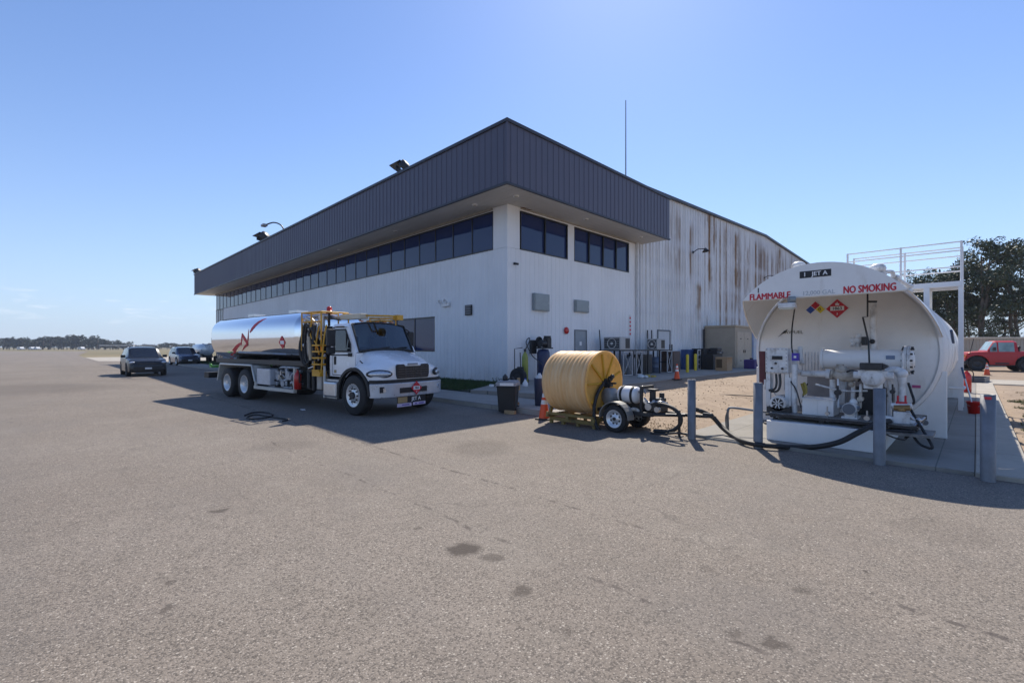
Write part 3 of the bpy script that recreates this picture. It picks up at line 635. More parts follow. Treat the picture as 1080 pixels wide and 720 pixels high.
p = on_x(596.5, 348.5, WX+.02); t = thing('alarm_bell', 'round red alarm bell left of the steel door', 'bell', p)
b = MB(); b.box(0,.05,-.09,.09,-.09,.09); b.build('mount', red, t); b = MB(); b.lathe([(.05,.17),(.08,.17),(.12,.13),(.15,.05),(.15,.001)], (0,0,0), (1,0,0), 24); b.build('gong', red, t)
p = on_y(494.5, 327, WY-.02); t = thing('wall_vent', 'dark louvred vent on the left office wall', 'vent', p)
b = MB(); b.box(-.24,.24,-.05,.0,-.24,.24); b.build('frame', blackm, t)
b = MB()
for k in range(4): b.box(-.2,.2,-.08,-.052,-.19+k*.11,-.12+k*.11)
b.build('louvre', mat('louvre_grey', (.16,.16,.17), .5), t)
p = on_y(471, 321, WY-.02); t = thing('wall_light', 'pale double emergency light on the left office wall', 'light', p)
b = MB(); b.box(-.28,.28,-.12,0,-.1,.08); b.build('housing', white, t, bevel=.015)
for s in (-.3, .12): b = MB(); b.lathe([(0,.05),(.12,.1),(.13,.1)], (s,-.1,.14), (0,-1,-.1), 14); b.build('lamp_head', white, t)
b = MB()
q0 = on_x(666, 347, HX)
t = thing('wall_sign', 'small red lettered notice strip on the wall above the first cooling unit', 'sign', on_x(664.5, 345.5, WX+.02))
b = MB(); b.box(0,.006,-.12,.12,-.55,.75); b.build('board', mat('sign_white', (.66,.67,.69), .4), t)
b = MB()
for k in range(5): b.box(.007,.010,-.07+.01*(k%2),.08,-.42+k*.23,-.30+k*.23)
b.build('marking', redd, t)
# ---------------------------------------------------------------- big white fuel tank
AX, TR, TZ, YH, Y0, Y1 = -1.966, 1.56, 1.60, 9.475, 11.31, 22.3
tank = thing('fuel_tank', 'large white cylindrical fuel tank with hooded front lettered FLAMMABLE and NO SMOKING', 'fuel tank', (AX, Y0, .05))
n = 72
def ringpt(a, y, r=TR): return (AX+r*math.sin(a), y, TZ+r*math.cos(a))
b = MB(); b.lathe([(0,1.50),(.02,TR),(Y1-Y0-.02,TR),(Y1-Y0,1.50),(Y1-Y0+.12,.9),(Y1-Y0+.15,.01)], (AX,Y0,TZ), (0,1,0), n)
for yy in (1.9, 3.9, 5.9, 7.9): b.lathe([(yy,TR),(yy,TR+.008),(yy+.04,TR+.008),(yy+.04,TR)], (AX,Y0,TZ), (0,1,0), n)
b.build('shell', tankw, tank, world=True)
b = MB(); b.lathe([(-.03,.001),(-.028,.8),(-.01,1.40),(.03,1.505)], (AX,Y0,TZ), (0,1,0), n); b.build('tank_head', tankw, tank, world=True)
# hood: the shell carried forward over the pumps, its lower edges cut back
b = MB(); chord = math.acos((2.585-TZ)/TR); zcut = lambda z: YH if z >= 2.585 else YH+(2.585-z)*(Y0-.01-YH)/(2.585-1.88)
an = [-math.acos((1.88-TZ)/TR) + 2*math.acos((1.88-TZ)/TR)*i/56 for i in range(57)]
for r in (TR+.012, TR-.012):
    vs = []
    for a in an:
        z = TZ+r*math.cos(a); y = min(Y0-.008, zcut(z)); vs += [ringpt(a, y, r), ringpt(a, Y0-.005, r)]
    b.add(vs, [(2*i, 2*i+1, 2*i+3, 2*i+2) for i in range(56)], 0, True)
vs = []
for a in an:
    y = min(Y0-.008, zcut(TZ+TR*math.cos(a))); vs += [ringpt(a, y, TR+.012), ringpt(a, y, TR-.012)]
b.add(vs, [(2*i, 2*i+1, 2*i+3, 2*i+2) for i in range(56)])
b.build('hood', tankw, tank, world=True)
b = MB(); k = 40; poly = [((TR+.01)*math.sin(-chord+2*chord*i/k), TZ+(TR+.01)*math.cos(-chord+2*chord*i/k)) for i in range(k+1)]
b.prism(poly, (AX, YH-.012, 0), (1,0,0), (0,0,1), (0,.02,0)); b.box(AX-1.19, AX+1.19, YH+.01, YH+.05, 2.578, 2.612)
plate_ = b.build('hood_front', tankw, tank, world=True)
yt = YH-.0135
def tx(s, u, v, size, m, y=yt, name='lettering', sx=1, bold=.02, rot=0):
    p = on_y(u, v, y); M_ = facing(p, 0, -1)
    if rot: M_ = M_ @ Matrix.Rotation(rot, 4, 'Z')
    return text(s, size, m, tank, M_, name, bold, sx=sx)
tx('FLAMMABLE', 811.5, 312.5, .160, redd, sx=.80, bold=.045); tx('NO SMOKING', 916.5, 304.3, .165, redd, sx=.66, bold=.05)
tx('1', 799.8, 306.6, .13, ink)
p = on_y(859.7, 288.3, yt); b = MB(); b.box(p.x-.235, p.x+.235, yt-.002, yt+.001, p.z-.065, p.z+.055); b.build('grade_label', ink, tank, world=True)
text('1   JET A', .10, inkw, tank, facing((p.x, yt-.0045, p.z-.006), 0, -1), 'lettering', .03)
tx('12,000 GAL', 863, 308.5, .105, mat('faded_ink', (.50,.52,.54), .5), sx=.95)
yh = Y0-.034
def diamond(c, r, y, m, name, parent=tank):
    b = MB(); b.prism([(-r,0),(0,-r),(r,0),(0,r)], (c[0], y, c[2]), (1,0,0), (0,0,1), (0,-.004,0)); return b.build(name, m, parent, world=True)
c = on_y(860, 326.5, yh); r = .175; o = diamond(c, r, yh, inkw, 'hazard_diamond')
h = r/2-.006
for (dx, dz), m_ in zip(((0,h+.006),(-h-.006,0),(h+.006,0)), (redd, blue_ink, yellow_ink)):
    b = MB(); b.prism([(-h,0),(0,-h),(h,0),(0,h)], (c.x+dx, yh-.0045, c.z+dz), (1,0,0), (0,0,1), (0,-.002,0)); b.build('panel', m_, o, world=True)
text('0', .09, ink, o, facing((c.x+.075, yh-.009, c.z), 0, -1), 'lettering')
c = on_y(883, 325.3, yh); r = .205; o = diamond(c, r, yh, inkw, 'flammable_placard')
b = MB(); b.prism([(-r*.93,0),(0,-r*.93),(r*.93,0),(0,r*.93)], (c.x, yh-.0045, c.z), (1,0,0), (0,0,1), (0,-.002,0)); b.build('panel', redd, o, world=True)
b = MB(); b.box(c.x-.115, c.x+.115, yh-.009, yh-.0066, c.z-.04, c.z+.045); b.build('panel', inkw, o, world=True)
text('1863', .085, ink, o, facing((c.x, yh-.011, c.z), 0, -1), 'lettering', .01); text('3', .06, inkw, o, facing((c.x, yh-.009, c.z-.11), 0, -1), 'lettering')
b = MB(); b.prism([(-.03,-.03),(.03,-.03),(.035,.01),(.012,.0),(0,.05),(-.015,.005),(-.035,.015)], (c.x, yh-.0068, c.z+.095), (1,0,0), (0,0,1), (0,-.001,0)); b.build('flame_mark', inkw, o, world=True)
c = on_y(829, 350.5, yh); b = MB()
b.prism([(-.14,-.10),(-.02,.03),(.05,.07),(.02,.0),(-.05,-.03)], (c.x-.02, yh, c.z), (1,0,0), (0,0,1), (0,-.002,0)); b.build('bird_mark', ink, tank, world=True)
text('AVFUEL', .10, mat('logo_brown', (.20,.17,.11), .5), tank, facing((c.x+.15, yh-.003, c.z), 0, -1), 'lettering', .0)
c = on_y(966.5, 407.5, yh)
b = MB(); b.box(c.x-.06, c.x+.06, yh-.003, yh, c.z-.025, c.z+.025); b.build('sticker', mat('logo_pink', (.45,.08,.22), .5), tank, world=True)
# saddles
for y_ in (Y0+.14, 20.8):
    b = MB(); pts = [(-TR-.03,-1.55+.0),(TR+.03,-1.55),(TR+.03,-.35)]+[(TR*1.003*math.sin(a), -TR*1.003*abs(math.cos(a))) for a in [PI/2*.86*(1-2*i/24) for i in range(25)]]+[(-TR-.03,-.35)]
    b.prism(pts, (AX, y_, TZ), (1,0,0), (0,0,1), (0,.10,0)); b.build('saddle', tankw, tank, world=True, bevel=.01)
# fittings on top
for (x, y, z, r) in ((-2.42, 10.2, 3.11, .13), (-1.36, 11.4, 3.08, .14), (-1.2, 12.4, 3.0, .09), (-1.9, 13.2, 3.1, .16), (-1.05, 13.4, 2.9, .08), (-1.75, 12.0, 3.1, .07)):
    b = MB(); b.cyl((x,y,z-.15),(x,y,z+.08),r*.6); b.cyl((x,y,z+.02),(x,y,z+.05),r*1.05); b.ball((x,y,z+.14), r, sc=(1,1,.75)); b.build('vent_cap', pipew, tank, world=True)
b = MB(); b.tube([(-1.36,11.4,3.15),(-1.2,11.9,3.2),(-1.2,12.4,3.15),(-1.05,13.4,3.05)], .04); b.build('vent_pipe', pipew, tank, world=True)
# light under the hood, with its conduit
c = on_y(831, 322, YH-.07); b = MB(); b.box(c.x-.14, c.x+.13, YH-.16, YH-.02, c.z-.05, c.z+.04); o = b.build('hood_light', pipew, tank, world=True, bevel=.015)
b = MB(); b.box(c.x-.12, c.x+.11, YH-.15, YH-.03, c.z-.075, c.z-.051); b.build('diffuser', mat('lamp_lens', (.55,.52,.42), .2), o, world=True)
b = MB(); b.cyl((c.x+.02, YH-.10, c.z+.10),(c.x+.10, YH-.04, c.z+.10), .06); b.build('sensor', elec, o, world=True)
P = on_y
b = MB(); b.tube([P(838,318,9.6), P(838,326,9.75), P(836,340,10.1), P(835,352,10.2), P(835,366,10.15), P(836,372,10.1)], .013); b.build('conduit', blackp, tank, world=True)
b = MB(); b.tube([P(915,310,10.3), P(915,334,10.2), P(910,334.5,10.2), P(916,360,10.0), P(917,386,9.9)], .014, smooth=False); b.tube([P(915,318,10.3), P(925,318,10.3)], .018); b.build('conduit', blackp, tank, world=True)
# crosswise walkway with rails
DY0, DY1, DX0, DX1, DZ = 16.85, 17.95, -2.75, -.25, 3.43
b = MB(); b.box(DX0, DX1, DY0, DY0+.06, DZ-.13, DZ); b.box(DX0, DX1, DY1-.06, DY1, DZ-.13, DZ); b.box(DX1-.06, DX1, DY0+.061, DY1-.061, DZ-.13, DZ)
b.box(DX0, DX1-.07, DY0+.065, DY1-.065, DZ-.05, DZ-.01); dk = b.build('walkway', white, tank, world=True)
for y_ in (DY0+.03, DY1-.03):
    b = MB()
    for i, x in enumerate((DX0+.03, (DX0+DX1)/2, DX1-.03)): b.cyl((x,y_,DZ-.1),(x,y_,DZ+1.05), .026, n=8)
    for zz in (1.03, .80, .38): b.cyl((DX0+.03,y_,DZ+zz),(DX1-.03,y_,DZ+zz), .018, n=8)
    b.build('guard_rail', white, dk, world=True)
b = MB(); b.box(DX1-.09, DX1+.0, DY0+.02, DY0+.10, .05, DZ-.131); b.box(DX1-.09, DX1, DY1-.10, DY1-.02, .05, DZ-.131); b.box(-1.02,-.90, DY0+.01, DY0+.11, 2.75, DZ-.131)
b.box(-1.02,-.90, DY1-.11, DY1-.01, 2.75, DZ-.131); b.build('post', white, dk, world=True)
b = MB()
for i in range(10): b.cyl((DX1-.045, DY0+.1, .4+i*.3), (DX1-.045, DY1-.1, .4+i*.3), .014, n=6)
b.build('ladder_rungs', white, dk, world=True)
b = MB(); b.tube([(AX+TR-.03,14.4,.78),(-.20,14.4,.78),(-.20,14.9,.78)], .03, smooth=False); b.build('side_pipe', pipew, tank, world=True)
b = MB(); b.tube([(AX+TR+.03,13.4,2.05),(AX+TR+.05,13.9,1.8)], .025); b.build('gauge_lever', mat('lever_blue', (.05,.09,.18), .5), tank, world=True)

# ---------------------------------------------------------------- pump skid under the hood
sk = thing('pump_skid', 'white pump and filter skid with meter, motors and valves under the tank hood', 'pump skid', (-1.9, 10.2, .05))
B_ = lambda: MB()
x0, x1 = -2.66, -1.02
b = B_(); b.box(x0, x1, 9.1, 11.1, .052, .395); b.build('spill_tray', tankw, sk, world=True, bevel=.008)
b = B_(); b.box(x0-.05, -.62, 9.22, 9.27, .462, .50); b.box(x0-.05, -.62, 10.9, 10.98, .425, .50)
for x in (x0, -1.9, -1.2, -.70): b.box(x, x+.07, 9.305, 10.895, .43, .495)
for x in (x0+.05, -1.9, -1.2): b.box(x, x+.06, 9.31, 9.36, .395, .43)
b.build('frame', blackm, sk, world=True)
b = B_(); b.box(x0, -.66, 9.271, 10.9, .502, .512); b.box(-1.0, -.45, 9.15, 9.8, .36, .40); b.build('deck_plate', mat('grimy_plate', (.20,.19,.18), .6, var=.4, scale=7), sk, world=True)
# explosion proof control cabinet
a_, c_ = P(807,367,9.55), P(831,394,9.55)
b = B_(); b.box(a_.x, c_.x, 9.55, 9.80, c_.z, a_.z); cab_ = b.build('control_cabinet', pipew, sk, world=True, bevel=.02)
b = B_()
for i in range(7):
    zz = c_.z+.03+i*(a_.z-c_.z-.06)/6
    for x in (a_.x+.02, c_.x-.02): b.cyl((x,9.55,zz),(x,9.53,zz),.012,n=8)
for i in range(6):
    xx = a_.x+.03+i*(c_.x-a_.x-.06)/5
    for z in (a_.z-.02, c_.z+.02): b.cyl((xx,9.55,z),(xx,9.53,z),.012,n=8)
b.build('bolts', steel, cab_, world=True)
m_ = P(819.5,377,9.53); b = B_(); b.box(m_.x-.085, m_.x+.085, 9.53, 9.56, m_.z-.035, m_.z+.03); b.build('display', ink, cab_, world=True)
for u, v in ((818,383),(814,388),(825,388.5)): q = P(u,v,9.53); b = B_(); b.cyl((q.x,9.55,q.z),(q.x,9.515,q.z),.018,n=10); b.build('knob', ink, cab_, world=True)
b = B_(); b.tube([P(799.5,410,9.7)+Vector((.12,0,0)), P(807,350+50,9.7)], .02)
for u in (814.5, 822, 828): b.cyl(P(u,394,9.68), P(u,411,9.68), .018, n=8)
b.box(a_.x+.0, a_.x+.07, 9.6, 9.68, .5, c_.z); b.box(c_.x-.06, c_.x, 9.6, 9.68, .5, c_.z); b.build('conduit', pipew, sk, world=True)
b = B_(); b.tube([P(818.5,394,9.6), P(819,404,9.58), P(817,410,9.56), P(811,411.5,9.56)], .02); b.tube([P(822.5,394,9.6), P(823,405,9.58), P(820,412,9.56), P(813,413,9.56)], .02); b.build('cable', blackp, sk, world=True)
b = B_(); q = P(799.5,374,9.75); b.box(q.x+.02, q.x+.12, 9.75, 9.9, .98, 1.62); b.build('backing_channel', mat('dark_red_channel', (.12,.03,.035), .6), sk, world=True)
# emergency stop box
q = P(838.5,376.3,9.55); b = B_(); b.box(q.x-.055, q.x+.055, 9.55, 9.65, q.z-.07, q.z+.07); b.build('stop_box', mat('box_violet', (.06,.035,.38), .4), sk, world=True, bevel=.006)
b = B_(); b.box(q.x-.02, q.x+.02, 9.545, 9.549, q.z-.02, q.z+.02); b.build('button', inkw, sk, world=True)
b = B_(); b.cyl(P(838,384,9.62), P(838,440,9.62), .045); b.cyl(P(833,398,9.62), P(833,428,9.62), .03); b.build('post', pipew, sk, world=True)
# motor with fan cover
def motor(u, v, y, r, ln, name='motor', m=pipew):
    q = P(u, v, y); b = B_(); b.cyl((q.x,y,q.z),(q.x,y+ln,q.z), r*.9, n=24); b.cyl((q.x,y-.05,q.z),(q.x,y+.06,q.z), r, n=24)
    for i in range(16):
        a = 2*PI*i/16; b.box(q.x+r*.93*math.cos(a)-.006, q.x+r*.93*math.cos(a)+.006, y+.08, y+ln-.02, q.z+r*.93*math.sin(a)-.012, q.z+r*.93*math.sin(a)+.012)
    b.box(q.x-r*.8, q.x+r*.8, y+.05, y+ln*.8, q.z-r*1.25, q.z-r*.8); o = b.build(name, m, sk, world=True)
    b = B_(); b.cyl((q.x,y-.051,q.z),(q.x,y-.056,q.z), r*.72, n=24); b.build('grille', blackm, o, world=True)
    b = B_()
    for i in range(4): a = PI*i/4+.4; b.box(q.x-r*.7, q.x+r*.7, y-.066, y-.057-.0005*i, q.z-.008, q.z+.008, rot=Matrix.Rotation(a, 3, 'Y'))
    b.build('fan_guard', pipew, o, world=True)
motor(821, 425, 9.5, .135, .4)
q = P(822,440,9.5); b = B_(); b.box(q.x-.2, q.x+.18, 9.45, 9.95, .512, .60); b.build('motor_base', blackm, sk, world=True)
# filter vessel with bolted flange
z_ = P(900,379,10.3).z; xl, xr = P(866,379,10.3).x, P(954,379,10.3).x
b = B_(); b.lathe([(0,.01),(.01,.15),(.06,.175),(.09,.18),(xr-xl-.04,.18),(xr-xl,.18)], (xl,10.3,z_), (1,0,0), 32); b.cyl((xl+.02,10.3,z_),(xl+.05,10.3,z_),.205,n=32); fv = b.build('filter_vessel', tankw, sk, world=True)
b = B_(); b.cyl((xr,10.3,z_),(xr+.04,10.3,z_),.245,n=32); b.cyl((xr+.045,10.3,z_),(xr+.085,10.3,z_),.245,n=32); b.lathe([(.085,.17),(.12,.14),(.14,.01)], (xr,10.3,z_), (1,0,0), 32); b.build('flange', pipew, fv, world=True)
b = B_()
for i in range(12): a = 2*PI*i/12; b.cyl((xr-.03,10.3+.215*math.cos(a),z_+.215*math.sin(a)),(xr+.12,10.3+.215*math.cos(a),z_+.215*math.sin(a)),.016,n=6)
b.build('bolts', blackm, fv, world=True)
q = P(939,377,10.11); b = B_(); b.box(q.x-.06,q.x+.06,10.112,10.117,q.z-.03,q.z+.035); b.build('data_plate', mat('plate_blue_grey', (.16,.22,.33), .4), fv, world=True)
for x in (xl+.3, xr-.25): b = B_(); b.box(x, x+.08, 10.22, 10.38, .5, z_-.17); b.build('stand', pipew, fv, world=True)
# piping, each run of pipe a part
b = B_(); b.cyl(P(846,393.5,9.9), P(874,394.5,9.9), .055); b.cyl(P(873,386,9.9)*.5+P(873,402,9.9)*.5+Vector((-.02,0,0)), P(876,394.5,9.9), .085, n=20); b.tube([P(846,393.5,9.9), P(840,391,9.95), P(838,383,10.1), P(838,370,10.3)], .055); b.build('pipe', pipew, sk, world=True)
b = B_(); b.tube([P(844,366,10.35), P(844,372,10.3), P(846,384,10.2)], .045); b.build('pipe', pipew, sk, world=True)
b = B_(); b.cyl(P(921,318,10.9), P(921,366,10.9), .055, n=20); b.tube([P(921,360,10.9), P(921,370,10.9), P(915,374,10.8), P(907,370,10.7)], .055); b.build('pipe', pipew, sk, world=True)
b = B_(); b.tube([P(935,392,9.8), P(943,390,9.8), P(950,393,9.8), P(951,402,9.8)], .062, n=14); b.cyl(P(951,400,9.8), P(951,428,9.8), .05, n=16); b.ball(P(951,394,9.8), .085); b.build('pipe', pipew, sk, world=True)
b = B_(); b.cyl(P(878,400,9.95), P(878,440,9.95), .045); b.build('pipe', pipew, sk, world=True)
b = B_(); b.cyl(P(900,402,9.9), P(899,424,9.9), .028); b.build('pipe', pipew, sk, world=True)
b = B_(); b.cyl(P(938,398,9.85), P(938,445,9.85), .035); b.build('pipe', pipew, sk, world=True)
b = B_(); b.cyl(P(940,428,9.6), P(962,428,9.6), .05); b.cyl(P(930,440,9.5), P(966,446,9.5), .045); b.box(P(943,434,9.5).x, P(960,434,9.5).x, 9.42, 9.7, P(950,447,9.5).z, P(950,434,9.5).z); b.build('pipe', pipew, sk, world=True)
b = B_()
for i in range(8):
    u = 846+i*3.3; b.cyl(P(u,371,10.6), P(u,392,10.6), .016, n=6)
b.build('tube_bundle', pipew, sk, world=True)
# beige gate valve and dark flanges
b = B_(); qa, qb = P(877,394,9.85), P(904,397,9.85)
b.lathe([(0,.09),(.03,.09),(.03,.06),(.10,.10),(.2,.12),(.3,.10),(.36,.06),(.36,.085),(.40,.085),(.40,.055),(.52,.06),(.56,.001)], qa, qb-qa, 20); b.ball(P(888,390,9.82), .09, sc=(1.2,1,.9)); b.cyl(P(886,384,9.85), P(886,390,9.85), .06)
b.ball(P(898,405,9.85), .05); b.build('valve', beigev, sk, world=True)
b = B_(); b.tube([P(893,392,9.75), P(898,390.5,9.72), P(905,392,9.72), P(908,398,9.72), P(905,402,9.75)], .014); b.tube([P(852,404,9.9), P(848,412,9.9), P(846,424,9.9)], .01); b.build('cable', blackp, sk, world=True)
b = B_(); b.ball(P(905,359,10.9), .10, sc=(1.1,.9,.8)); b.cyl(P(897,359,10.9), P(913,359,10.9), .06); b.cyl(P(905,366,10.9), P(905,352,10.9), .05); b.ball(P(899,363,10.85), .05); b.build('valve', pipew, sk, world=True)
b = B_(); b.cyl(P(912,355,10.8), P(912,364,10.8), .05); b.ball(P(920,360,10.8), .045); b.build('valve_actuator', blackm, sk, world=True)
# meter with register head
q = P(921,397,9.6); b = B_(); b.lathe([(0,.01),(.01,.12),(.05,.155),(.15,.165),(.25,.155),(.30,.12),(.31,.01)], (q.x,9.45,q.z-.01), (0,1,0), 24); b.box(q.x-.19,q.x+.19,9.5,9.7,q.z+.0,q.z+.1); b.box(q.x-.12,q.x+.12,9.52,9.68,q.z-.2,q.z-.08); b.cyl((q.x-.26,9.6,q.z+.02),(q.x+.26,9.6,q.z+.02),.06); mt = b.build('flow_meter', pipew, sk, world=True, bevel=.01)
q = P(921,386.3,9.5); b = B_(); b.box(q.x-.17,q.x+.12,9.42,9.62,q.z-.055,q.z+.055); b.prism([(.12,-.05),(.19,-.01),(.19,.02),(.12,.05)], (q.x,9.45,q.z),(1,0,0),(0,0,1),(0,.14,0)); b.build('register', blackm, mt, world=True, bevel=.008)
# white sheet steel boxes in the middle
a_, c_ = P(846,420,9.5), P(879,446,9.5); b = B_(); b.box(a_.x,c_.x,9.5,9.95,.513,a_.z); b.box(a_.x-.02,c_.x+.02,9.47,9.98,a_.z+.001,a_.z+.012); b.box((a_.x+c_.x)/2-.004,(a_.x+c_.x)/2+.004,9.49,9.499,.52,a_.z-.01); b.build('sump_box', tankw, sk, world=True, bevel=.006)
b = B_(); b.box(P(852,400,10.9).x, P(925,400,10.9).x, 10.85, 10.9, .55, 1.15); b.build('back_panel', mat('panel_grey', (.33,.31,.31), .6, var=.15), sk, world=True)
q = P(896,431,9.45); b = B_(); b.cyl((q.x,9.4,q.z),(q.x,9.75,q.z),.10,n=20); b.box(q.x-.07,q.x+.07,9.45,9.7,.513,q.z-.08); b.box(q.x-.11,q.x+.11,9.42,9.72,.513,.54); b.ball((q.x+.03,9.6,q.z+.1),.06); b.build('small_pump', pipew, sk, world=True)
b = B_(); b.cyl((q.x,9.37,q.z),(q.x,9.399,q.z),.088,n=20); b.cyl((q.x-.14,9.5,q.z+.02),(q.x+.13,9.5,q.z+.02),.03); b.build('pump_cover', mat('cover_grey', (.12,.14,.17), .45), sk, world=True)
b = B_(); b.tube([P(848,403,9.7), P(850,408,9.7), P(850,414,9.7), P(847,416,9.7)], .02); b.cyl(P(846,404,9.75), P(849,414,9.75), .03); b.build('yellow_tag', mat('tag_yellow', (.35,.28,.06), .6), sk, world=True)
# pressure hoses with red fittings on the right
b = B_()
for u in (947, 955): b.cyl(P(u,417,9.6), P(u,429,9.6), .014, n=8)
b.box(P(945,424,9.6).x, P(957,424,9.6).x, 9.57, 9.63, P(950,426,9.6).z, P(950,423.5,9.6).z); b.build('relief_valve', redd, sk, world=True)
b = B_(); b.cyl(P(943,430,9.55), P(960,430,9.55), .045); b.ball(P(951,432,9.55), .06); b.build('valve', mat('brass', (.30,.18,.07), .4, metal=.6), sk, world=True)
b = B_(); b.ball(P(968,443,9.5), .045); b.cyl(P(958,437,9.5), P(972,449,9.5), .025); b.cyl(P(960,452,9.3), P(975,440,9.6), .02); b.build('coupling', steel, sk, world=True)
b = B_(); b.tube([P(958,404,9.9), P(961,413,9.8), P(964,424,9.7), P(958,426,9.7)], .018); b.tube([P(957,426,9.7), P(966,441,9.5), P(975,456,9.3), P(983,470,9.15), P(981,473,9.15)], .020); b.tube([P(981,473,9.15), P(970,468,9.2), P(962,458,9.3)], .018)
b.tube([P(974,441,9.7), P(966,452,9.4), P(955,462,9.2)], .02); b.tube([P(935,458,9.15), P(945,462,9.12), P(955,464,9.1)], .012); b.build('hose', black, sk, world=True)
q = P(976,445.5, Y0+.13); b = B_(); b.cyl((q.x,Y0+.135,q.z),(q.x,Y0+.10,q.z),.045); b.build('grounding_lug', galv, tank, world=True)
for u, v, y, r in ((883,414,9.6,.05),(907,421,9.6,.045),(932,417,9.6,.05),(872,436,9.35,.03),(914,441,9.35,.04),(928,430,9.5,.05),(941,413,9.6,.035)):
    b = B_(); q = P(u,v,y); b.cyl((q.x,y,q.z),(q.x,y+.1,q.z),r,n=14); b.cyl((q.x,y+.04,q.z-.15),(q.x,y+.04,q.z+.12),r*.35,n=8); b.build('valve', rnd.choice((blackm, blackm, beigev, steel)), sk, world=True)
for pts_, r in (([P(884,399,9.8),P(884,410,9.7),P(884,430,9.6)],.018), ([P(908,405,9.8),P(907,430,9.7)],.022), ([P(860,405,9.9),P(872,408,9.9),P(890,412,9.8),P(915,412,9.8)],.016), ([P(930,404,9.7),P(932,440,9.6)],.03), ([P(806,446,9.2),P(850,449,9.2),P(900,452,9.18),P(965,455,9.15)],.018), ([P(834,402,9.6),P(840,412,9.55),P(845,430,9.5)],.012)):
    b = B_(); b.tube(pts_, r, n=8, smooth=len(pts_) > 2); b.build('pipe', rnd.choice((pipew, pipew, beigev, blackm)), sk, world=True)
b = B_(); b.box(P(905,412,10.4).x, P(943,412,10.4).x, 10.2, 10.5, .52, 1.0); b.build('pump_housing', blackm, sk, world=True)
b = B_(); b.cyl(P(954,372,10.3)+Vector((.0,-.3,0)), P(954,398,10.3)+Vector((0,-.3,0)), .016, n=6); b.build('sight_tube', pipew, sk, world=True)

# long black hose from the skid to the trailer
hz = .045
hp = [P(938,444,9.35), P(925,446,9.1), P(905,456,8.85), P(885,466,8.72), P(860,471.0,8.7), P(835,471.5,8.72)]
for u, v in ((822,470.5),(800,468.8),(785,465.5),(775,461)): q = on_z(u, v, .07); hp.append(q)
hp += [P(762,451,9.05), P(752,440,9.05), P(742,434.5,8.95), P(733,431.5,8.8), P(726,431,8.7)]
b = MB(); b.tube(hp, .042, n=12); tag(b.build('fuel_hose', black), 'thick black hose sagging between the pump skid and the trailer tongue', 'hose')
b = MB(); b.tube([on_z(u, v, .2) for u, v in ((655,410),(690,413.5),(720,414.5),(745,415.5),(775,416.5),(800,418))], .016, n=6)
tag(b.build('ground_cable', black), 'thin dark cable lying across the dirt behind the bollards', 'cable')
# low grey pipe rail with a hank of cord
t = thing('pipe_rail', 'low grey pipe rail with a hank of cord between the two left bollards', 'rail', on_z(768, 455, .03))
b = MB(); b.tube([on_z(768,455,.02), P(767.5,436,9.3), P(768.5,431,9.3), P(775,430,9.35), P(812,435,9.6)], .022); b.build('rail', galv, t, world=True)
b = MB()
for i in range(4):
    b.tube([P(767.5+.5*i,431.5,9.27+i*.02), P(765+i*.9,441,9.25+i*.02), P(766+i*.9,453-i,9.22+i*.02)], .008, n=6)
b.build('cord', mat('cord_grey', (.16,.16,.15), .8), t, world=True)
# red bucket with mop, extinguisher, tray, behind the tank
q = on_z(1027.5, 436, .05); t = thing('bucket', 'red plastic bucket on the pad behind the bollard', 'bucket', q)
b = MB(); b.lathe([(0,.001),(0,.11),(.30,.145),(.30,.155),(.285,.155)], (0,0,0), (0,0,1), 24); b.build('pail', mat('bucket_red', (.60,.02,.015), .4), t)
b = MB(); b.tube([(-.15,0,.28),(-.1,-.1,.2),(.1,-.1,.2),(.15,0,.28)], .006); b.build('handle', steel, t)
b = MB(); top = at_d(1014.5, 388, 11.9); b.tube([(q.x,q.y,.10), tuple(top)], .016); t = tag(b.build('mop', alu), 'mop handle with dark blue grip leaning from the red bucket', 'mop')
b = MB(); dv = (top-Vector((q.x,q.y,.10))).normalized(); b.cyl(top-dv*.28, top+dv*.02, .022); b.build('grip', mat('lever_blue', (.05,.09,.18), .5), t, world=False)
q = on_z(1011, 421, .05); t = thing('fire_extinguisher', 'red fire extinguisher behind the rear tank saddle', 'extinguisher', (q.x+.15, q.y+3.2, .05))
b = MB(); b.lathe([(.02,.01),(.02,.13),(.62,.13),(.72,.08),(.76,.04),(.8,.03)], (0,0,0), (0,0,1), 20); b.build('cylinder', red, t); b = MB(); b.box(-.08,.1,-.02,.02,.8,.86); b.tube([(0,0,.82),(.16,0,.75),(.17,0,.4)], .015); b.build('valve_head', black, t)
q = on_z(1030, 402, .07); t = thing('dark_tray', 'low dark grey tray lying on the sunlit end of the pad', 'tray', (q.x-.3, q.y, .062), -.1)
b = MB(); b.box(-.6,.6,-.9,.9,0,.10); b.box(-.66,.66,-.96,-.92,0,.22); b.box(-.66,.66,.92,.96,0,.22); b.box(-.66,-.62,-.919,.919,0,.22); b.box(.62,.66,-.919,.919,0,.22); b.build('tray', mat('tray_grey', (.07,.08,.10), .5), t, bevel=.01)  # tray shape covers a dark patch on the pale pad end

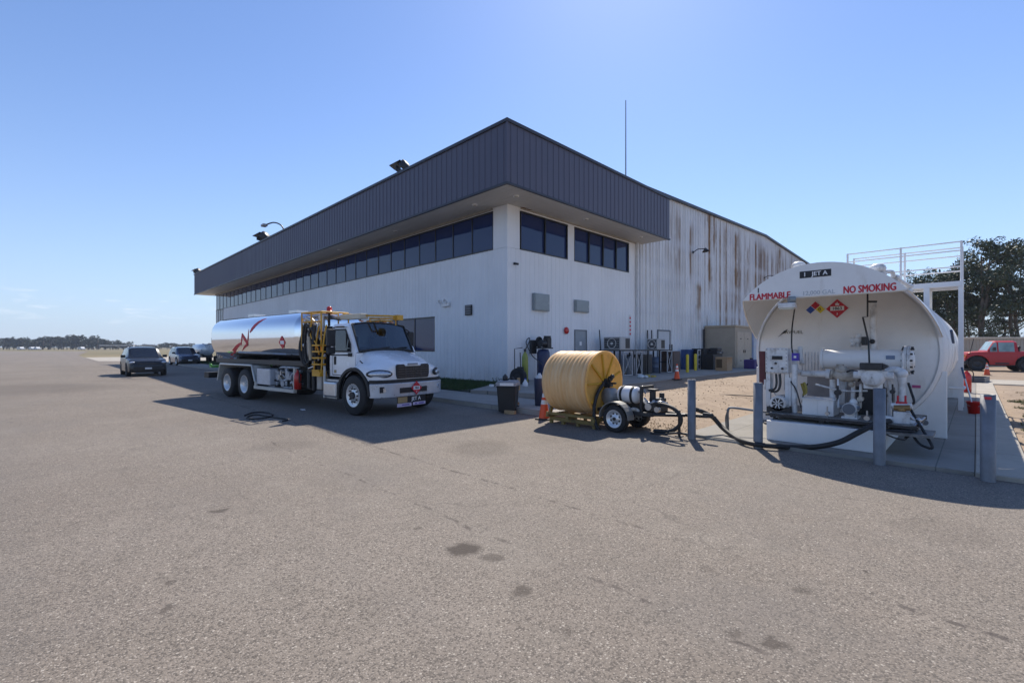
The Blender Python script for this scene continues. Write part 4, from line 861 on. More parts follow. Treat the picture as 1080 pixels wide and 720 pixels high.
# ---------------------------------------------------------------- bollards, cones
def bollard(u, v, label):
    q = on_z(u, v); top = 1.10
    t = thing('bollard', label, 'bollard', (q.x, q.y, 0), group='grey pipe bollards along the asphalt edge')
    b = MB(); b.lathe([(-.2,.073),(top,.073),(top,.060),(top-.04,.058),(top-.04,.001)], (0,0,0), (0,0,1), 28); b.build('pipe', galv, t)
    b = MB(); b.lathe([(top-.03,.057),(top-.015,.03),(top-.01,.001)], (0,0,0), (0,0,1), 20); b.build('fill', concrete, t)
    return t
t1 = bollard(729.5, 462.5, 'grey pipe bollard in front of the trailer tongue, leftmost of the four')
bo = [(799.5, 472, 'grey pipe bollard at the left corner of the white spill tray'), (927.5, 489.5, 'grey pipe bollard in front of the flow meter'), (1042, 507, 'grey pipe bollard at the right corner of the pad with a red sticker')]
for u, v, lb in bo: q = on_z(u, v); last = dup(t1, (q.x, q.y, 0), rnd.uniform(0, 3), lb)
last.rotation_euler = (0,0,0)
d = Vector((-last.location.x, -last.location.y, 0)).normalized(); b = MB()
for i in range(6):
    a0 = math.atan2(d.y, d.x)-.45+i*.15; a1 = a0+.15; r = .0745; z = 1.04
    b.add([(r*math.cos(a0), r*math.sin(a0), z), (r*math.cos(a1), r*math.sin(a1), z), (r*math.cos(a1), r*math.sin(a1), z+.035), (r*math.cos(a0), r*math.sin(a0), z+.035)], [(0,1,2,3)])
b.build('sticker', redd, last)
def cone(loc, label, rz=0, k=1.0):
    t = thing('traffic_cone', label, 'cone', loc, rz, group='orange traffic cones'); t.scale = (k,k,k)
    b = MB(); b.lathe([(.03,.13),(.07,.125),(.68,.028),(.70,.022),(.70,.015)], (0,0,0), (0,0,1), 24); b.build('cone_body', orange, t)
    b = MB(); b.box(-.17,.17,-.17,.17,0,.035); b.build('base', mat('cone_base', (.03,.03,.03), .7), t, bevel=.012)
    rr = lambda z: .125-(z-.07)*(.097/.61)+.002
    for z0, z1 in ((.36,.46),(.52,.62)):
        b = MB(); b.lathe([(z0,rr(z0)),(z1,rr(z1))], (0,0,0), (0,0,1), 24); b.build('reflective_band', refl, t)
    return t
q = on_z(574, 442); cn_ = cone(q, 'orange cone with two white bands in front of the yellow hose reel', .3)
q = on_z(714, 400, .25); dup(cn_, q, .9, 'faded orange cone beside the brown cabinet on the hangar apron', scale=(1,1,1))
q = on_z(1041, 396, .0); dup(cn_, q, .2, 'small orange cone in front of the red truck', scale=(1.1,1.1,1.1))

# ---------------------------------------------------------------- yellow hose reel
RX, RY, RZ_, RR = -5.67, 8.47, .93, .68
reel = thing('hose_reel', 'big yellow ridged hose reel drum on a yellow steel skid', 'hose reel', (RX-.6, RY, 0))
def reelf(g, b, tc):
    sep = g.n('ShaderNodeSeparateXYZ'); g.l(tc, sep.inputs[0])
    c = g.mix(g.ramp(g.noise(1, 4, .6, g.mapping(tc, (9,1,1))), .35, .65), (.74,.44,.19), (.82,.56,.30))
    c = g.mix(g.math('MULTIPLY', g.ramp(g.noise(1, 5, .7, g.mapping(tc, (14,1.5,1.5))), .52, .72), .55, True), c, (.40,.22,.09))
    g.l(c, b.inputs['Base Color']); b.inputs['Roughness'].default_value = .45; b.inputs['Subsurface Weight'].default_value = .0
ry = ground_mat('reel_yellow', reelf); ry2 = mat('reel_flange', (.90,.46,.10), .5, var=.10, scale=3, dirt=(.5,.24,.06), dscale=(2,2,2), dlo=.5, dhi=.8)  # flange orange brightened in place of sunlight glowing through the reel
prof = [(0,.001),(0,RR*.97)]; nr = 11; LN = 1.2
for i in range(nr):
    s = .03+i*(LN-.06)/nr; w_ = (LN-.06)/nr
    prof += [(s,RR-.016),(s+w_*.22,RR+.002-.006*(i%3)),(s+w_*.55,RR+.008-.005*(i%2)),(s+w_*.85,RR+.002),(s+w_*.98,RR-.016)]
prof += [(LN,RR*.97),(LN,.001)]
b = MB(); b.lathe(prof, (RX-LN,RY,RZ_), (1,0,0), 64); b.build('drum', ry, reel, world=True)
b = MB(); b.lathe([(0,RR-.03),(0,RR+.012),(.03,RR+.012),(.03,RR-.03),(.012,RR-.05),(.012,.001)], (RX-.002,RY,RZ_), (1,0,0), 64); fl = b.build('flange', ry2, reel, world=True)
b = MB()
for i in range(9):
    a = 2*PI*i/9+.35; d = Vector((0, math.cos(a), math.sin(a))); s_ = Vector((0,-math.sin(a),math.cos(a)))
    c0 = Vector((RX+.010,RY,RZ_)); p0, p1 = c0+d*.10, c0+d*(RR-.05); w0 = .022
    b.add([p0-s_*w0,p0+s_*w0,p1+s_*w0,p1-s_*w0]+[q_+Vector((.035,0,0)) for q_ in (p0-s_*w0,p0+s_*w0,p1+s_*w0*.6,p1-s_*w0*.6)], [(0,1,2,3),(4,7,6,5),(0,4,5,1),(1,5,6,2),(2,6,7,3),(3,7,4,0)])
b.build('spokes', mat('spoke_yellow', (.62,.33,.02), .5, var=.1), reel, world=True)
b = MB(); b.cyl((RX,RY,RZ_),(RX+.07,RY,RZ_),.10,n=20); b.cyl((RX+.05,RY,RZ_),(RX+.16,RY,RZ_),.045); b.build('hub', blackm, reel, world=True)
b = MB()
for y in (RY-.42, RY+.34): b.box(RX-LN+.02, RX+.12, y, y+.08, .06, .14)
for x in (RX-LN+.02, RX-.62, RX+.04): b.box(x, x+.08, RY-.55, RY+.55, .141, .21)
b.box(RX-LN+.04, RX+.10, RY-.56, RY-.50, .211, .26)
for x in (RX-LN+.06, RX-.8, RX-.4, RX+.02): b.box(x, x+.07, RY-.47, RY-.40, .0, .059); b.box(x, x+.07, RY+.35, RY+.41, .0, .059)
b.build('skid_frame', skidy, reel, world=True, bevel=.005)
b = MB(); b.prism([(-.35,.21),(-.08,.95),(.08,.95),(.35,.21),(.27,.21),(0,.84),(-.27,.21)], (RX-LN-.07,RY,0),(0,1,0),(0,0,1),(.05,0,0)); b.build('support', skidy, reel, world=True)

# ---------------------------------------------------------------- small trailer with pump
tl = thing('pump_trailer', 'small black single axle trailer with white tank, pump and hose coils beside the reel', 'trailer', (-5.12, 8.5, 0))
def wheel(parent, x, y, r, w_, side, rimr, name='wheel', dish=.04, spokes=0, mm=rimw):
    b = MB(); s = side
    b.lathe([(-w_/2,rimr),(-w_/2,r*.93),(-w_*.42,r*.985),(-w_*.3,r),(w_*.3,r),(w_*.42,r*.985),(w_/2,r*.93),(w_/2,rimr)], (x,y,r), (0,1,0), 40)
    wh = b.build(name, tyre, parent)
    b = MB(); yo = y+s*w_/2
    b.lathe([(.004,rimr+.004),(.004,rimr-.015),(-dish,rimr-.04),(-dish-.01,rimr*.5),(-dish+.02,rimr*.36),(-dish+.02,.001)], (x,yo,r), (0,s,0), 32)
    b.build('rim', mm, wh); 
    if spokes:
        b = MB()
        for i in range(spokes): a = 2*PI*(i+.5)/spokes; c0 = Vector((x+rimr*.62*math.cos(a), yo-s*(dish+.012), r+rimr*.62*math.sin(a))); b.cyl(c0, c0+Vector((0,s*.009,0)), rimr*.13, n=10)
        b.cyl((x,yo-s*dish,r),(x,yo-s*(dish-.04),r),rimr*.2,n=12); b.build('hub_holes', blackm, wh)
    return wh
wheel(tl, 0, -.42, .27, .17, -1, .175, spokes=8); wheel(tl, 0, .42, .27, .17, 1, .175, spokes=8)
for s in (-1, 1):
    b = MB(); pr = [(.345*math.cos(a), .27+.345*math.sin(a)) for a in [PI*i/12 for i in range(13)]]; pr += [(.325*math.cos(a), .27+.325*math.sin(a)) for a in [PI-PI*i/12 for i in range(13)]]
    b.prism(pr, (0,s*.42-.11,0), (1,0,0), (0,0,1), (0,.22,0)); b.build('mudguard', mat('guard_grey', (.20,.20,.19), .5, metal=.3), tl)
b = MB()
for s in (-1, 1): b.box(-.55,.72,s*.26-.03,s*.26+.03,.36,.43)
b.box(-.55,-.49,-.229,.229,.36,.43); b.box(.1,.16,-.229,.229,.361,.429); b.cyl((0,-.33,.28),(0,.33,.28),.03)
b.tube([(.70,.26,.40),(1.25,.03,.42),(1.65,0,.44)], .032, smooth=False); b.tube([(.70,-.26,.40),(1.25,-.03,.42)], .032, smooth=False); b.box(-.5,.65,-.229,.229,.345,.358)
b.build('chassis', blackm, tl)
b = MB(); b.box(1.58,1.72,-.035,.035,.42,.50); b.ball((1.72,0,.46),.05); b.cyl((1.52,0,.5),(1.52,0,.56),.02); b.build('coupler', blackm, tl)
b = MB(); b.cyl((1.12,0,.02),(1.12,0,.50),.025); b.box(1.06,1.18,-.06,.06,0,.02); b.build('jack_stand', blackm, tl)
b = MB(); b.lathe([(0,.01),(.02,.10),(.06,.16),(.10,.175),(.42,.175),(.46,.16),(.50,.10),(.52,.01)], (-.22,.02,.72), (1,0,0), 28); wt = b.build('tank', white, tl)
for x in (-.10, .14): b = MB(); b.lathe([(0,.177),(0,.185),(.05,.185),(.05,.177)], (x,.02,.72), (1,0,0), 28); b.box(x,x+.05,-.12,.16,.43,.56); b.build('strap', black, wt)
b = MB(); b.lathe([(0,.01),(.005,.15),(.03,.175),(.06,.18),(.22,.18)], (-.40,-.20,.66), (.35,1,0), 28); b.box(-.42,-.36,-.06,.2,.43,.6); b.build('filter_drum', mat('drum_grey', (.24,.24,.24), .5, metal=.2), tl)
b = MB(); b.tube([(-.45,.0,.43),(-.45,0,.98),(-.40,0,1.02)], .025, smooth=False); b.ball((-.40,-.02,1.03),.06); b.box(-.50,-.36,-.07,.03,.86,.95); b.cyl((-.55,-.03,.92),(-.25,-.03,.94),.02); b.ball((-.33,-.05,1.08),.05); b.build('valve_stand', blackm, tl)
b = MB(); b.box(.42,.47,-.24,-.19,.43,.93); b.box(.42,.47,.19,.24,.43,.93); b.box(.42,.469,-.189,.189,.88,.93); b.build('frame', blackm, tl)
b = MB(); b.box(.52,.82,-.15,.15,.44,.62); b.cyl((.67,-.22,.56),(.67,.1,.56),.10); b.box(.56,.80,-.12,.12,.63,.70); b.cyl((.60,-.05,.70),(.60,-.05,.83),.06); b.cyl((.74,.05,.70),(.74,.05,.80),.05); b.box(.53,.70,-.13,.02,.84,.88); b.ball((.80,-.12,.66),.06); pe = b.build('engine', blackm, tl, bevel=.008)
b = MB(); b.cyl((.60,-.24,.54),(.60,-.19,.54),.07); b.cyl((.78,-.24,.50),(.78,-.17,.50),.055); b.ball((.70,-.2,.64),.04); b.tube([(.5,-.2,.7),(.62,-.22,.62),(.85,-.2,.66),(.95,-.1,.60)], .018); b.cyl((.30,-.05,.80),(.42,-.1,.86),.03); b.tube([(.28,0,.8),(.40,-.1,.92),(.50,-.15,.78)], .015)
b.build('pump_fittings', steel, pe)
b = MB(); b.tube([(-.05,-.18,.5),(.12,-.25,.42),(.3,-.22,.46),(.42,-.2,.40)], .04); b.ball((.22,-.2,.40),.06); b.build('fitting', beigev, tl)
b = MB(); b.tube([P(690,425,8.3),P(701,427,8.2),P(711,431,8.12),P(718,440,8.1),P(716,449,8.1),P(706,454.5,8.1),P(690,454,8.12)], .036, n=10); b.build('hose', black, tl, world=True)
b = MB(); b.tube([P(637,404,8.35),P(631,413,8.15),P(627,427,8.02),P(627,441,8.0),P(630,451,8.0),P(634,455,8.05)], .036, n=10); b.build('hose', black, tl, world=True)
b = MB(); b.tube([P(686,456.5,8.0),P(698,457.5,8.0),P(712,456.5,8.0),P(724,457.5,8.05)], .02, n=8); b.build('cable', black, tl, world=True)
# ---------------------------------------------------------------- fuel tanker truck
HD = math.atan2(.134, .990)
tk = thing('tanker_truck', 'white cab fuel tanker truck with polished silver tank parked in the building shade', 'tanker truck', (-11.11, 6.50, 0), HD)
def lerp(tab, x):
    if x <= tab[0][0]: return tab[0][1:]
    for p, q in zip(tab, tab[1:]):
        if x <= q[0]:
            t = (x-p[0])/(q[0]-p[0]); return tuple(a+(b_-a)*t for a, b_ in zip(p[1:], q[1:]))
    return tab[-1][1:]
def mirror_ring(x, half): return [Vector((x, -y, z)) for y, z in half]+[Vector((x, y, z)) for y, z in reversed(half[:-1])]
RA = .64
def zarch(x, base, c=0.0, r=RA, zc=.5):
    return max(base, zc+math.sqrt(max(0, r*r-(x-c)**2))) if abs(x-c) < r else base
# cab shell
ct = [(-1.32,.96,.88,2.28),(-1.28,.99,.91,2.34),(-.55,1.0,.92,2.34),(-.50,1.0,.92,2.31),(-.12,1.0,.95,1.60)]
xs = sorted(set([-1.32,-1.28,-1.1,-.9,-.75,-.64,-.60,-.55,-.5,-.45,-.4,-.35,-.3,-.25,-.2,-.12]))
rings = []
for x in xs:
    wc, wt, zr_ = lerp(ct, x); zb = zarch(x, .93)
    rings.append(mirror_ring(x, [(wc,zb),(wc,max(zb+.02,1.42)),(wc-.015,1.54),(wt+ (wc-.015-wt)*(1-(zr_-1.6)/.74)*.5,zr_-.10 if zr_>1.75 else max(1.55,zr_-.04)),(wt-.07,zr_-.02),(wt*.5,zr_+.03),(0,zr_+.04)]))
b = MB(); iw = xs.index(-.5); b.loft(rings, cap=(True, False), skip=lambda i, j: i >= iw and 4 <= j <= 7); cabo = b.build('cab', cabw, tk, autosm=35)
b = MB(); b.loft([[p+Vector((.012 if 0 < k < 4 else 0, 0, .0)) for k, p in enumerate(r[4:9])] for r in rings[iw:]], cap=(False, False)); b.build('windscreen', glass, cabo, autosm=60)
# black rubber round the windscreen, wipers
def edge_tube(mb, pts, r): mb.tube(pts, r, n=6, smooth=False)
b = MB(); rt, rb = rings[iw], rings[-1]; e = Vector((.012,0,.012))
edge_tube(b, [p+e for p in rt[4:9]], .02); edge_tube(b, [p+e for p in rb[4:9]], .03); edge_tube(b, [r[4]+e for r in rings[iw:]], .022); edge_tube(b, [r[8]+e for r in rings[iw:]], .022)
b.tube([(-.08,-.5,1.63),(-.12,-.2,1.68),(-.14,.1,1.70)], .012); b.tube([(-.08,.2,1.65),(-.12,.45,1.69),(-.14,.7,1.70)], .012)
b.build('windscreen_seal', black, cabo)
b = MB(); b.box(-.45,-.14,-.9,.9,1.40,1.56); b.box(-1.28,-.2,-.93,.93,.95,1.0); b.box(-1.27,-1.24,-.9,.9,1.0,1.7); b.tube([(-.45,.35,1.55),(-.55,.35,1.62)], .03); b.build('dashboard', blackp, cabo)
b = MB()
for y in (-.5,.45): b.box(-1.1,-.65,y-.25,y+.25,1.25,1.36); b.box(-1.2,-1.05,y-.25,y+.25,1.36,2.0); b.box(-1.18,-1.08,y-.13,y+.13,2.0,2.2)
b.build('seat', mat('seat_grey', (.06,.06,.07), .8), tk, bevel=.03)
b = MB(); pr = [(.19*math.cos(2*PI*i/20), .19*math.sin(2*PI*i/20)) for i in range(21)]; b.tube([(-.62+.5*z*.6,  .45+y*.85,1.60+z*.7) for y, z in pr], .012, smooth=False); b.build('steering_wheel', blackp, tk)
b = MB(); b.box(-.3,-.25,-.25,.1,1.57,1.60); b.build('paper', inkw, tk)
# doors: window, seams, handle, mirror on both sides
for s in (-1, 1):
    Y = lambda z, o=0: s*(.99-.0+o-(max(0,z-1.54))*.088)
    b = MB(); pf = [(-1.10,1.57),(-1.10,2.18),(-.62,2.18),(-.34,1.78),(-.30,1.57)]
    b.add([(x,Y(z,.004),z) for x, z in pf]+[(x,Y(z,.010),z) for x, z in pf], [(0,1,2,3,4),(5,6,7,8,9)]+[(i,(i+1)%5,5+(i+1)%5,5+i) for i in range(5)]); wo_ = b.build('door_window_frame', black, cabo)
    b = MB(); pg = [(-1.06,1.61),(-1.06,2.14),(-.64,2.14),(-.38,1.77),(-.34,1.61)]; b.add([(x,Y(z,.0125),z) for x, z in pg], [(0,1,2,3,4)]); b.build('door_window', dglass, cabo)
    b = MB(); b.box(-.54,-.52,s*.985-.006,s*.985+.02,1.6,2.05); edge_tube(b, [(-1.14,Y(1.0,.001),.97),(-1.14,Y(1.5,.001),1.5),(-1.14,Y(2.22,.003),2.22),(-.60,Y(2.22,.003),2.22)], .006); edge_tube(b, [(-1.14,Y(1.0,.001),.97),(-.68,Y(1,.001),.97)], .012); edge_tube(b, [(-.22,Y(1.5,.001),1.5),(-.22,Y(1.5,.001),1.12)], .006)
    b.build('door_seam', black, cabo)
    b = MB(); b.box(-1.07,-.97,s*1.0-.012,s*1.0+.02,1.24,1.46); b.build('door_handle', black, cabo, bevel=.02)
    b = MB(); b.box(-1.06,-.96,s*1.0-.004,s*1.0+.005,1.02,1.10); b.build('door_emblem', mat('emblem_bronze', (.35,.27,.15), .4), cabo)
    b = MB(); b.box(-.79,-.69,s*1.30-.10,s*1.30+.12,1.72,2.16); b.box(-.79,-.69,s*1.30-.10,s*1.30+.12,1.52,1.70); mi = b.build('mirror', black, tk, bevel=.03)
    b = MB(); b.box(-.795,-.791,s*1.31-.08,s*1.31+.08,1.75,2.13); b.build('mirror_glass', steel, mi)
    b = MB(); b.tube([(-.74,s*1.3,1.54),(-.72,s*1.28,1.50),(-.36,s*1.02,1.50),(-.30,s*1.0,1.52)], .018); b.tube([(-.74,s*1.3,2.14),(-.74,s*1.15,2.22),(-.7,s*.93,2.24)], .016); b.box(-.40,-.26,s*1.0-.02,s*1.0+.04,1.46,1.55); b.build('mirror_arm', black, mi)
# hood with flared wings
ht = [(-.24,1.012,.80,1.60,1.25),(-.14,1.05,.78,1.61,1.25),(.0,1.11,.76,1.58,1.26),(.2,1.14,.74,1.54,1.26),(.45,1.14,.70,1.47,1.23),(.62,1.12,.66,1.41,1.19),(.72,1.08,.63,1.37,1.15),(.80,1.00,.60,1.34,1.12),(.86,.86,.57,1.31,1.10),(.90,.66,.52,1.27,1.04)]
xs = sorted(set([-.24,-.23,-.14,-.05,0,.1,.2,.3,.4,.45,.5,.55,.6,.639,.66,.72,.76,.80,.83,.86,.90]))
rings = []
for x in xs:
    w_, wh, zh, zf = lerp(ht, x); zb = zarch(x, .88)
    rings.append(mirror_ring(x, [(w_-.01,zb),(w_,max(zb+.03,1.02)),(w_-.015,max(zb+.05,zf-.10)),(w_-.09,max(zb+.06,zf)),(min(w_-.15,wh+.14),zf+.035+(zh-zf)*.18),(wh+.02,zh-.07),(wh-.10,zh-.015),(wh*.4,zh+.015),(0,zh+.02)]))
b = MB(); b.loft(rings, cap=(False, True)); hd_ = b.build('hood', cabw, tk, autosm=42); m_ = hd_.modifiers.new('smooth', 'SUBSURF'); m_.levels = m_.render_levels = 1
b = MB(); b.tube([(.16,-.98,1.30),(.08,-1.0,1.36)], .014); b.build('hood_latch', black, hd_)
b = MB(); b.box(-.30,-.12,-.985,.985,1.22,1.555); b.build('cowl', cabw, tk, bevel=.02)
# wheel arch flares
for s in (-1, 1):
    b = MB(); pr = [((RA+.055)*math.cos(a),.5+(RA+.055)*math.sin(a)) for a in [.02+(PI+.20)*i/24 for i in range(25)]]+[((RA-.025)*math.cos(a),.5+(RA-.025)*math.sin(a)) for a in [PI+.22-(PI+.20)*i/24 for i in range(25)]]
    b.prism(pr, (0,s*1.06,0),(1,0,0),(0,0,1),(0,s*.10,0)); b.build('arch_flare', black, tk, bevel=.01)
    b = MB(); pr = [((RA-.026)*math.cos(a),.5+(RA-.026)*math.sin(a)) for a in [PI*i/16 for i in range(17)]]; 
    b.add([(x,s*1.05,z) for x, z in pr]+[(x,s*.5,z) for x, z in pr], [(i,i+1,17+i+1,17+i) for i in range(16)]); b.build('wheel_well', blackp, tk)
# grille
b = MB(); gy, g0, g1 = .53, .92, 1.27
gx = .885
b.prism([(-gy+.03,g0),(gy-.03,g0),(gy,g0+.1),(gy,g1-.04),(gy-.04,g1),(.30,g1),(.26,g1-.045),(-.26,g1-.045),(-.30,g1),(-gy+.04,g1),(-gy,g1-.04),(-gy,g0+.1)], (gx-.06,0,0),(0,1,0),(0,0,1),(.10,0,0)); gr = b.build('grille', ink, tk)
b = MB()
for k in range(5): b.box(gx+.041,gx+.05,-gy+.05,gy-.05,g0+.04+k*.062,g0+.052+k*.062)
for y in (-.25,0,.25): b.box(gx+.042,gx+.048,y-.006,y+.006,g0+.02,g1-.06)
b.build('grille_bar', mat('grille_bar', (.10,.10,.11), .3, metal=.6), gr)
b = MB(); b.box(gx-.01,gx+.035,-.16,.16,g1-.02,g1+.025); b.build('badge', mat('badge_grey', (.25,.28,.33), .3, metal=.5), hd_, bevel=.01)
for s in (-1, 1):
    b = MB(); b.ball((0,0,0), 1, n=20, sc=(.09,.29,.09)); M_ = Matrix.Translation((.77,s*.93,1.045)) @ Matrix.Rotation(s*.66, 4, 'Z') @ Matrix.Rotation(.0, 4, 'Y'); b.v = [M_ @ p for p in b.v]; hl = b.build('headlight', lamp_glass, tk)
    b = MB(); b.ball((.655,s*1.075,1.06), .065, sc=(1,.6,.9)); b.build('turn_signal', amber, hl)
    b = MB(); b.ball((0,0,0), 1, n=20, sc=(.085,.315,.108)); M2 = Matrix.Translation((.76,s*.925,1.045)) @ Matrix.Rotation(s*.66, 4, 'Z'); b.v = [M2 @ p for p in b.v]; b.build('headlight_bezel', blackp, hl)
# bumper
half = [(.67,-1.145),(.75,-1.12),(.83,-1.05),(.90,-.88),(.95,-.6),(.97,0)]; full = half+[(x,-y) for x, y in reversed(half[:-1])]
def bump(mb, z0, z1, off, th=.06, m=0):
    o_ = [(x+off,y*(1+off*.3)) for x, y in full]; i_ = [(x+off-th,y*(1+off*.3)*.95) for x, y in full]; n_ = len(full)
    vs = [(x,y,z0) for x, y in o_]+[(x,y,z1) for x, y in o_]+[(x,y,z0) for x, y in i_]+[(x,y,z1) for x, y in i_]
    fs = []
    for i in range(n_-1): fs += [(i,i+1,n_+i+1,n_+i),(2*n_+i,3*n_+i,3*n_+i+1,2*n_+i+1),(n_+i,n_+i+1,3*n_+i+1,3*n_+i),(i,2*n_+i,2*n_+i+1,i+1)]
    fs += [(0,n_,3*n_,2*n_),(n_-1,3*n_-1,4*n_-1,2*n_-1)]; mb.add(vs, fs, m)
b = MB(); bump(b, .47, .815, 0); bm_ = b.build('bumper', mat('bumper_silver', (.50,.53,.58), .28, metal=.35), tk, bevel=.015, autosm=50)
b = MB(); bump(b, .816, .90, -.025); b.build('bumper_trim', black, bm_)
b = MB(); b.box(.93,.974,-.46,.42,.56,.69); b.box(.86,.90,-.99,-.80,.60,.74); b.build('bumper_slot', ink, bm_)
for s in (-1, 1): b = MB(); b.cyl((.82,s*.86,.655),(.905,s*.90,.655), .055); b.build('fog_light', lamp_glass, bm_)
# placard and boards on the bumper
o = MB(); r = .175; cz = .665; o.prism([(-r,0),(0,-r),(r,0),(0,r)], (.985,.05,cz),(0,1,0),(0,0,1),(.008,0,0)); pl = o.build('flammable_placard', redd, tk)
o = MB(); o.box(.9935,.996,-.055,.155,cz-.045,cz+.045); o.build('panel', inkw, pl)
Rf = Matrix(((0,0,1,0),(1,0,0,0),(0,1,0,0),(0,0,0,1)))
text('1863', .075, ink, pl, Matrix.Translation((.998,.05,cz)) @ Rf, world=False, bold=.03); text('3', .06, inkw, pl, Matrix.Translation((.995,.05,cz-.10)) @ Rf, world=False)
o = MB(); o.box(.90,.915,-.50,.42,.30,.465); bd = o.build('grade_board', ink, tk)
o = MB(); o.box(.9155,.918,-.49,-.19,.31,.455); o.build('panel', mat('board_tan', (.42,.28,.13), .5), bd)
text('JET A', .13, inkw, bd, Matrix.Translation((.918,.10,.385)) @ Rf, world=False, bold=.03)
o = MB(); o.box(.90,.914,-.50,-.05,.21,.295); o.box(.90,.914,.0,.42,.22,.295); lb = o.build('notice_strip', mat('board_pink', (.62,.52,.66), .5), tk)
o = MB(); o.box(.9145,.916,-.36,-.12,.24,.265); o.box(.9145,.916,.06,.14,.24,.27); o.box(.9145,.916,.18,.36,.24,.27); o.build('marking', mat('ink_violet', (.12,.06,.32), .5), lb)
# chassis, wheels, step
b = MB()
for s in (-1, 1): b.box(-8.75,.80,s*.42-.04,s*.42+.04,.78,1.0)
for x in (-8.7,-7.6,-6.6,-5.4,-4.2,-3.0,-1.8): b.box(x,x+.1,-.379,.379,.82,.96)
b.box(-.15,.15,-.9,.9,.42,.58); b.box(-6.1,-5.85,-.8,.8,.40,.60); b.box(-7.4,-7.15,-.8,.8,.40,.60); b.box(-.9,.7,-.35,.35,.5,.9)
b.build('chassis', blackm, tk)
def twheel(x, y, side, w_=.28, dual=False):
    wh = wheel(tk, x, y, .50, w_, side, .285, spokes=0, dish=.02 if not dual else .12, mm=rimw); b = MB(); yo = y+side*w_/2
    if dual:
        for i in range(8): a = 2*PI*i/8; b.cyl((x+.18*math.cos(a),yo-side*.105,.5+.18*math.sin(a)),(x+.18*math.cos(a),yo-side*.09,.5+.18*math.sin(a)),.022,n=8)
        b.cyl((x,yo-side*.12,.5),(x,yo+side*.01,.5),.07,n=12)
        b.build('hub', rimw, wh)
    else:
        for i in range(10): a = 2*PI*i/10; b.cyl((x+.17*math.cos(a),yo-side*.02,.5+.17*math.sin(a)),(x+.17*math.cos(a),yo+side*.012,.5+.17*math.sin(a)),.02,n=8)
        for i in range(5): a = 2*PI*(i+.5)/5; b.cyl((x+.232*math.cos(a),yo-side*.03,.5+.232*math.sin(a)),(x+.232*math.cos(a),yo-side*.022,.5+.232*math.sin(a)),.032,n=10)
        b.cyl((x,yo-side*.02,.5),(x,yo+side*.05,.5),.09,n=16); b.build('hub', blackm, wh)
for s in (-1, 1):
    twheel(0, s*1.0, s)
    for x in (-5.97, -7.27): twheel(x, s*.90, s, .56, True)
b = MB()
for s in (-1, 1):
    b = MB(); b.box(-1.28,-.70,s*.98-.22,s*.98+.14,.40,.80); b.build('side_tank', alu, tk, bevel=.05)
st = None
b = MB()
for s in (-1, 1): b.box(-1.32,-.67,s*1.0-.08,s*1.0+.16,.36,.40); b.box(-1.32,-.67,s*1.0-.08,s*1.0+.16,.81,.85)
b.box(-1.34,-1.30,-1.14,-1.10,.36,1.2); b.build('step', mat('step_white', (.60,.60,.58), .4, metal=.3), tk)
# polished tank
TA, TB, TCZ, TN = 1.20, .745, 2.03, 3.1
def tsec(t, k=1.0):
    c, s = math.cos(t), math.sin(t)
    return (math.copysign(abs(c)**(2/TN), c)*TA*k, TCZ+math.copysign(abs(s)**(2/TN), s)*TB*k)
b = MB(); NS = 72; stx = [(-2.55,.10),(-2.56,.55),(-2.60,.84),(-2.66,.94),(-2.74,.99),(-2.80,1.0),(-8.52,1.0),(-8.62,.985),(-8.72,.93),(-8.78,.82),(-8.82,.5),(-8.83,.10)]
rg = [[Vector((x, *tsec(2*PI*i/NS, k))) for i in range(NS+1)] for x, k in stx]; b.loft(rg, cap=(True, True)); tn = b.build('tank', chrome, tk, autosm=40)
Mi = Matrix.Translation(tk.location) @ Matrix.Rotation(HD, 4, 'Z'); Mi = Mi.inverted()
def tank_hit(u, v):     # where the photograph's mark sits on the flank
    o_ = Mi @ Vector((0,0,CAMH)); d_ = (Mi.to_3x3() @ ray(u, v)).normalized(); t_ = 8.0
    F = lambda p: abs(p.y/TA)**TN+abs((p.z-TCZ)/TB)**TN-1
    while t_ < 25 and F(o_+d_*t_) > 0: t_ += .01
    p = o_+d_*t_; e = 1e-3; n_ = Vector((0, F(p+Vector((0,e,0)))-F(p), F(p+Vector((0,0,e)))-F(p))).normalized(); return p, n_
def ribbon(mb, pts, ws, off=.006):
    H_ = [tank_hit(u, v) for u, v in pts]; vs = []
    for i, (p, n_) in enumerate(H_):
        tg = (H_[min(i+1,len(H_)-1)][0]-H_[max(i-1,0)][0]).normalized(); sd_ = tg.cross(n_).normalized()*ws[min(i,len(ws)-1)]/2
        vs += [p-sd_+n_*off, p+sd_+n_*off]
    mb.add(vs, [(2*i,2*i+1,2*i+3,2*i+2) for i in range(len(H_)-1)])
b = MB(); ribbon(b, [(244.6,378.6),(245.4,375),(247,370),(249.5,366),(252.5,363),(255,361.6)], [.13,.15,.14,.12,.09,.05])
ribbon(b, [(263.6,350.5),(265.5,347.5),(268.5,343.8),(272,340.6),(276,338),(281,335.8)], [.05,.12,.15,.15,.12,.04])
ribbon(b, [(254.6,364),(255.0,358),(255.5,351.8)], [.05,.09,.04], .008); ribbon(b, [(255.3,352),(258,357),(261.5,362.5)], [.07,.13,.08], .010); ribbon(b, [(261.3,362.5),(261.9,355),(262.6,347)], [.07,.05,.02], .012)
ribbon(b, [(261.5,362.5),(258,366),(255.6,370)], [.10,.06,.01], .014); b.build('swoosh_mark', redd, tn)
pc, pn = tank_hit(297.8, 361); b = MB(); r = .20; tu = Vector((1,0,0)); tv = pn.cross(tu)
b.add([pc+pn*.008+tu*r, pc+pn*.008+tv*r, pc+pn*.008-tu*r, pc+pn*.008-tv*r], [(0,1,2,3)]); o = b.build('flammable_placard', redd, tn)
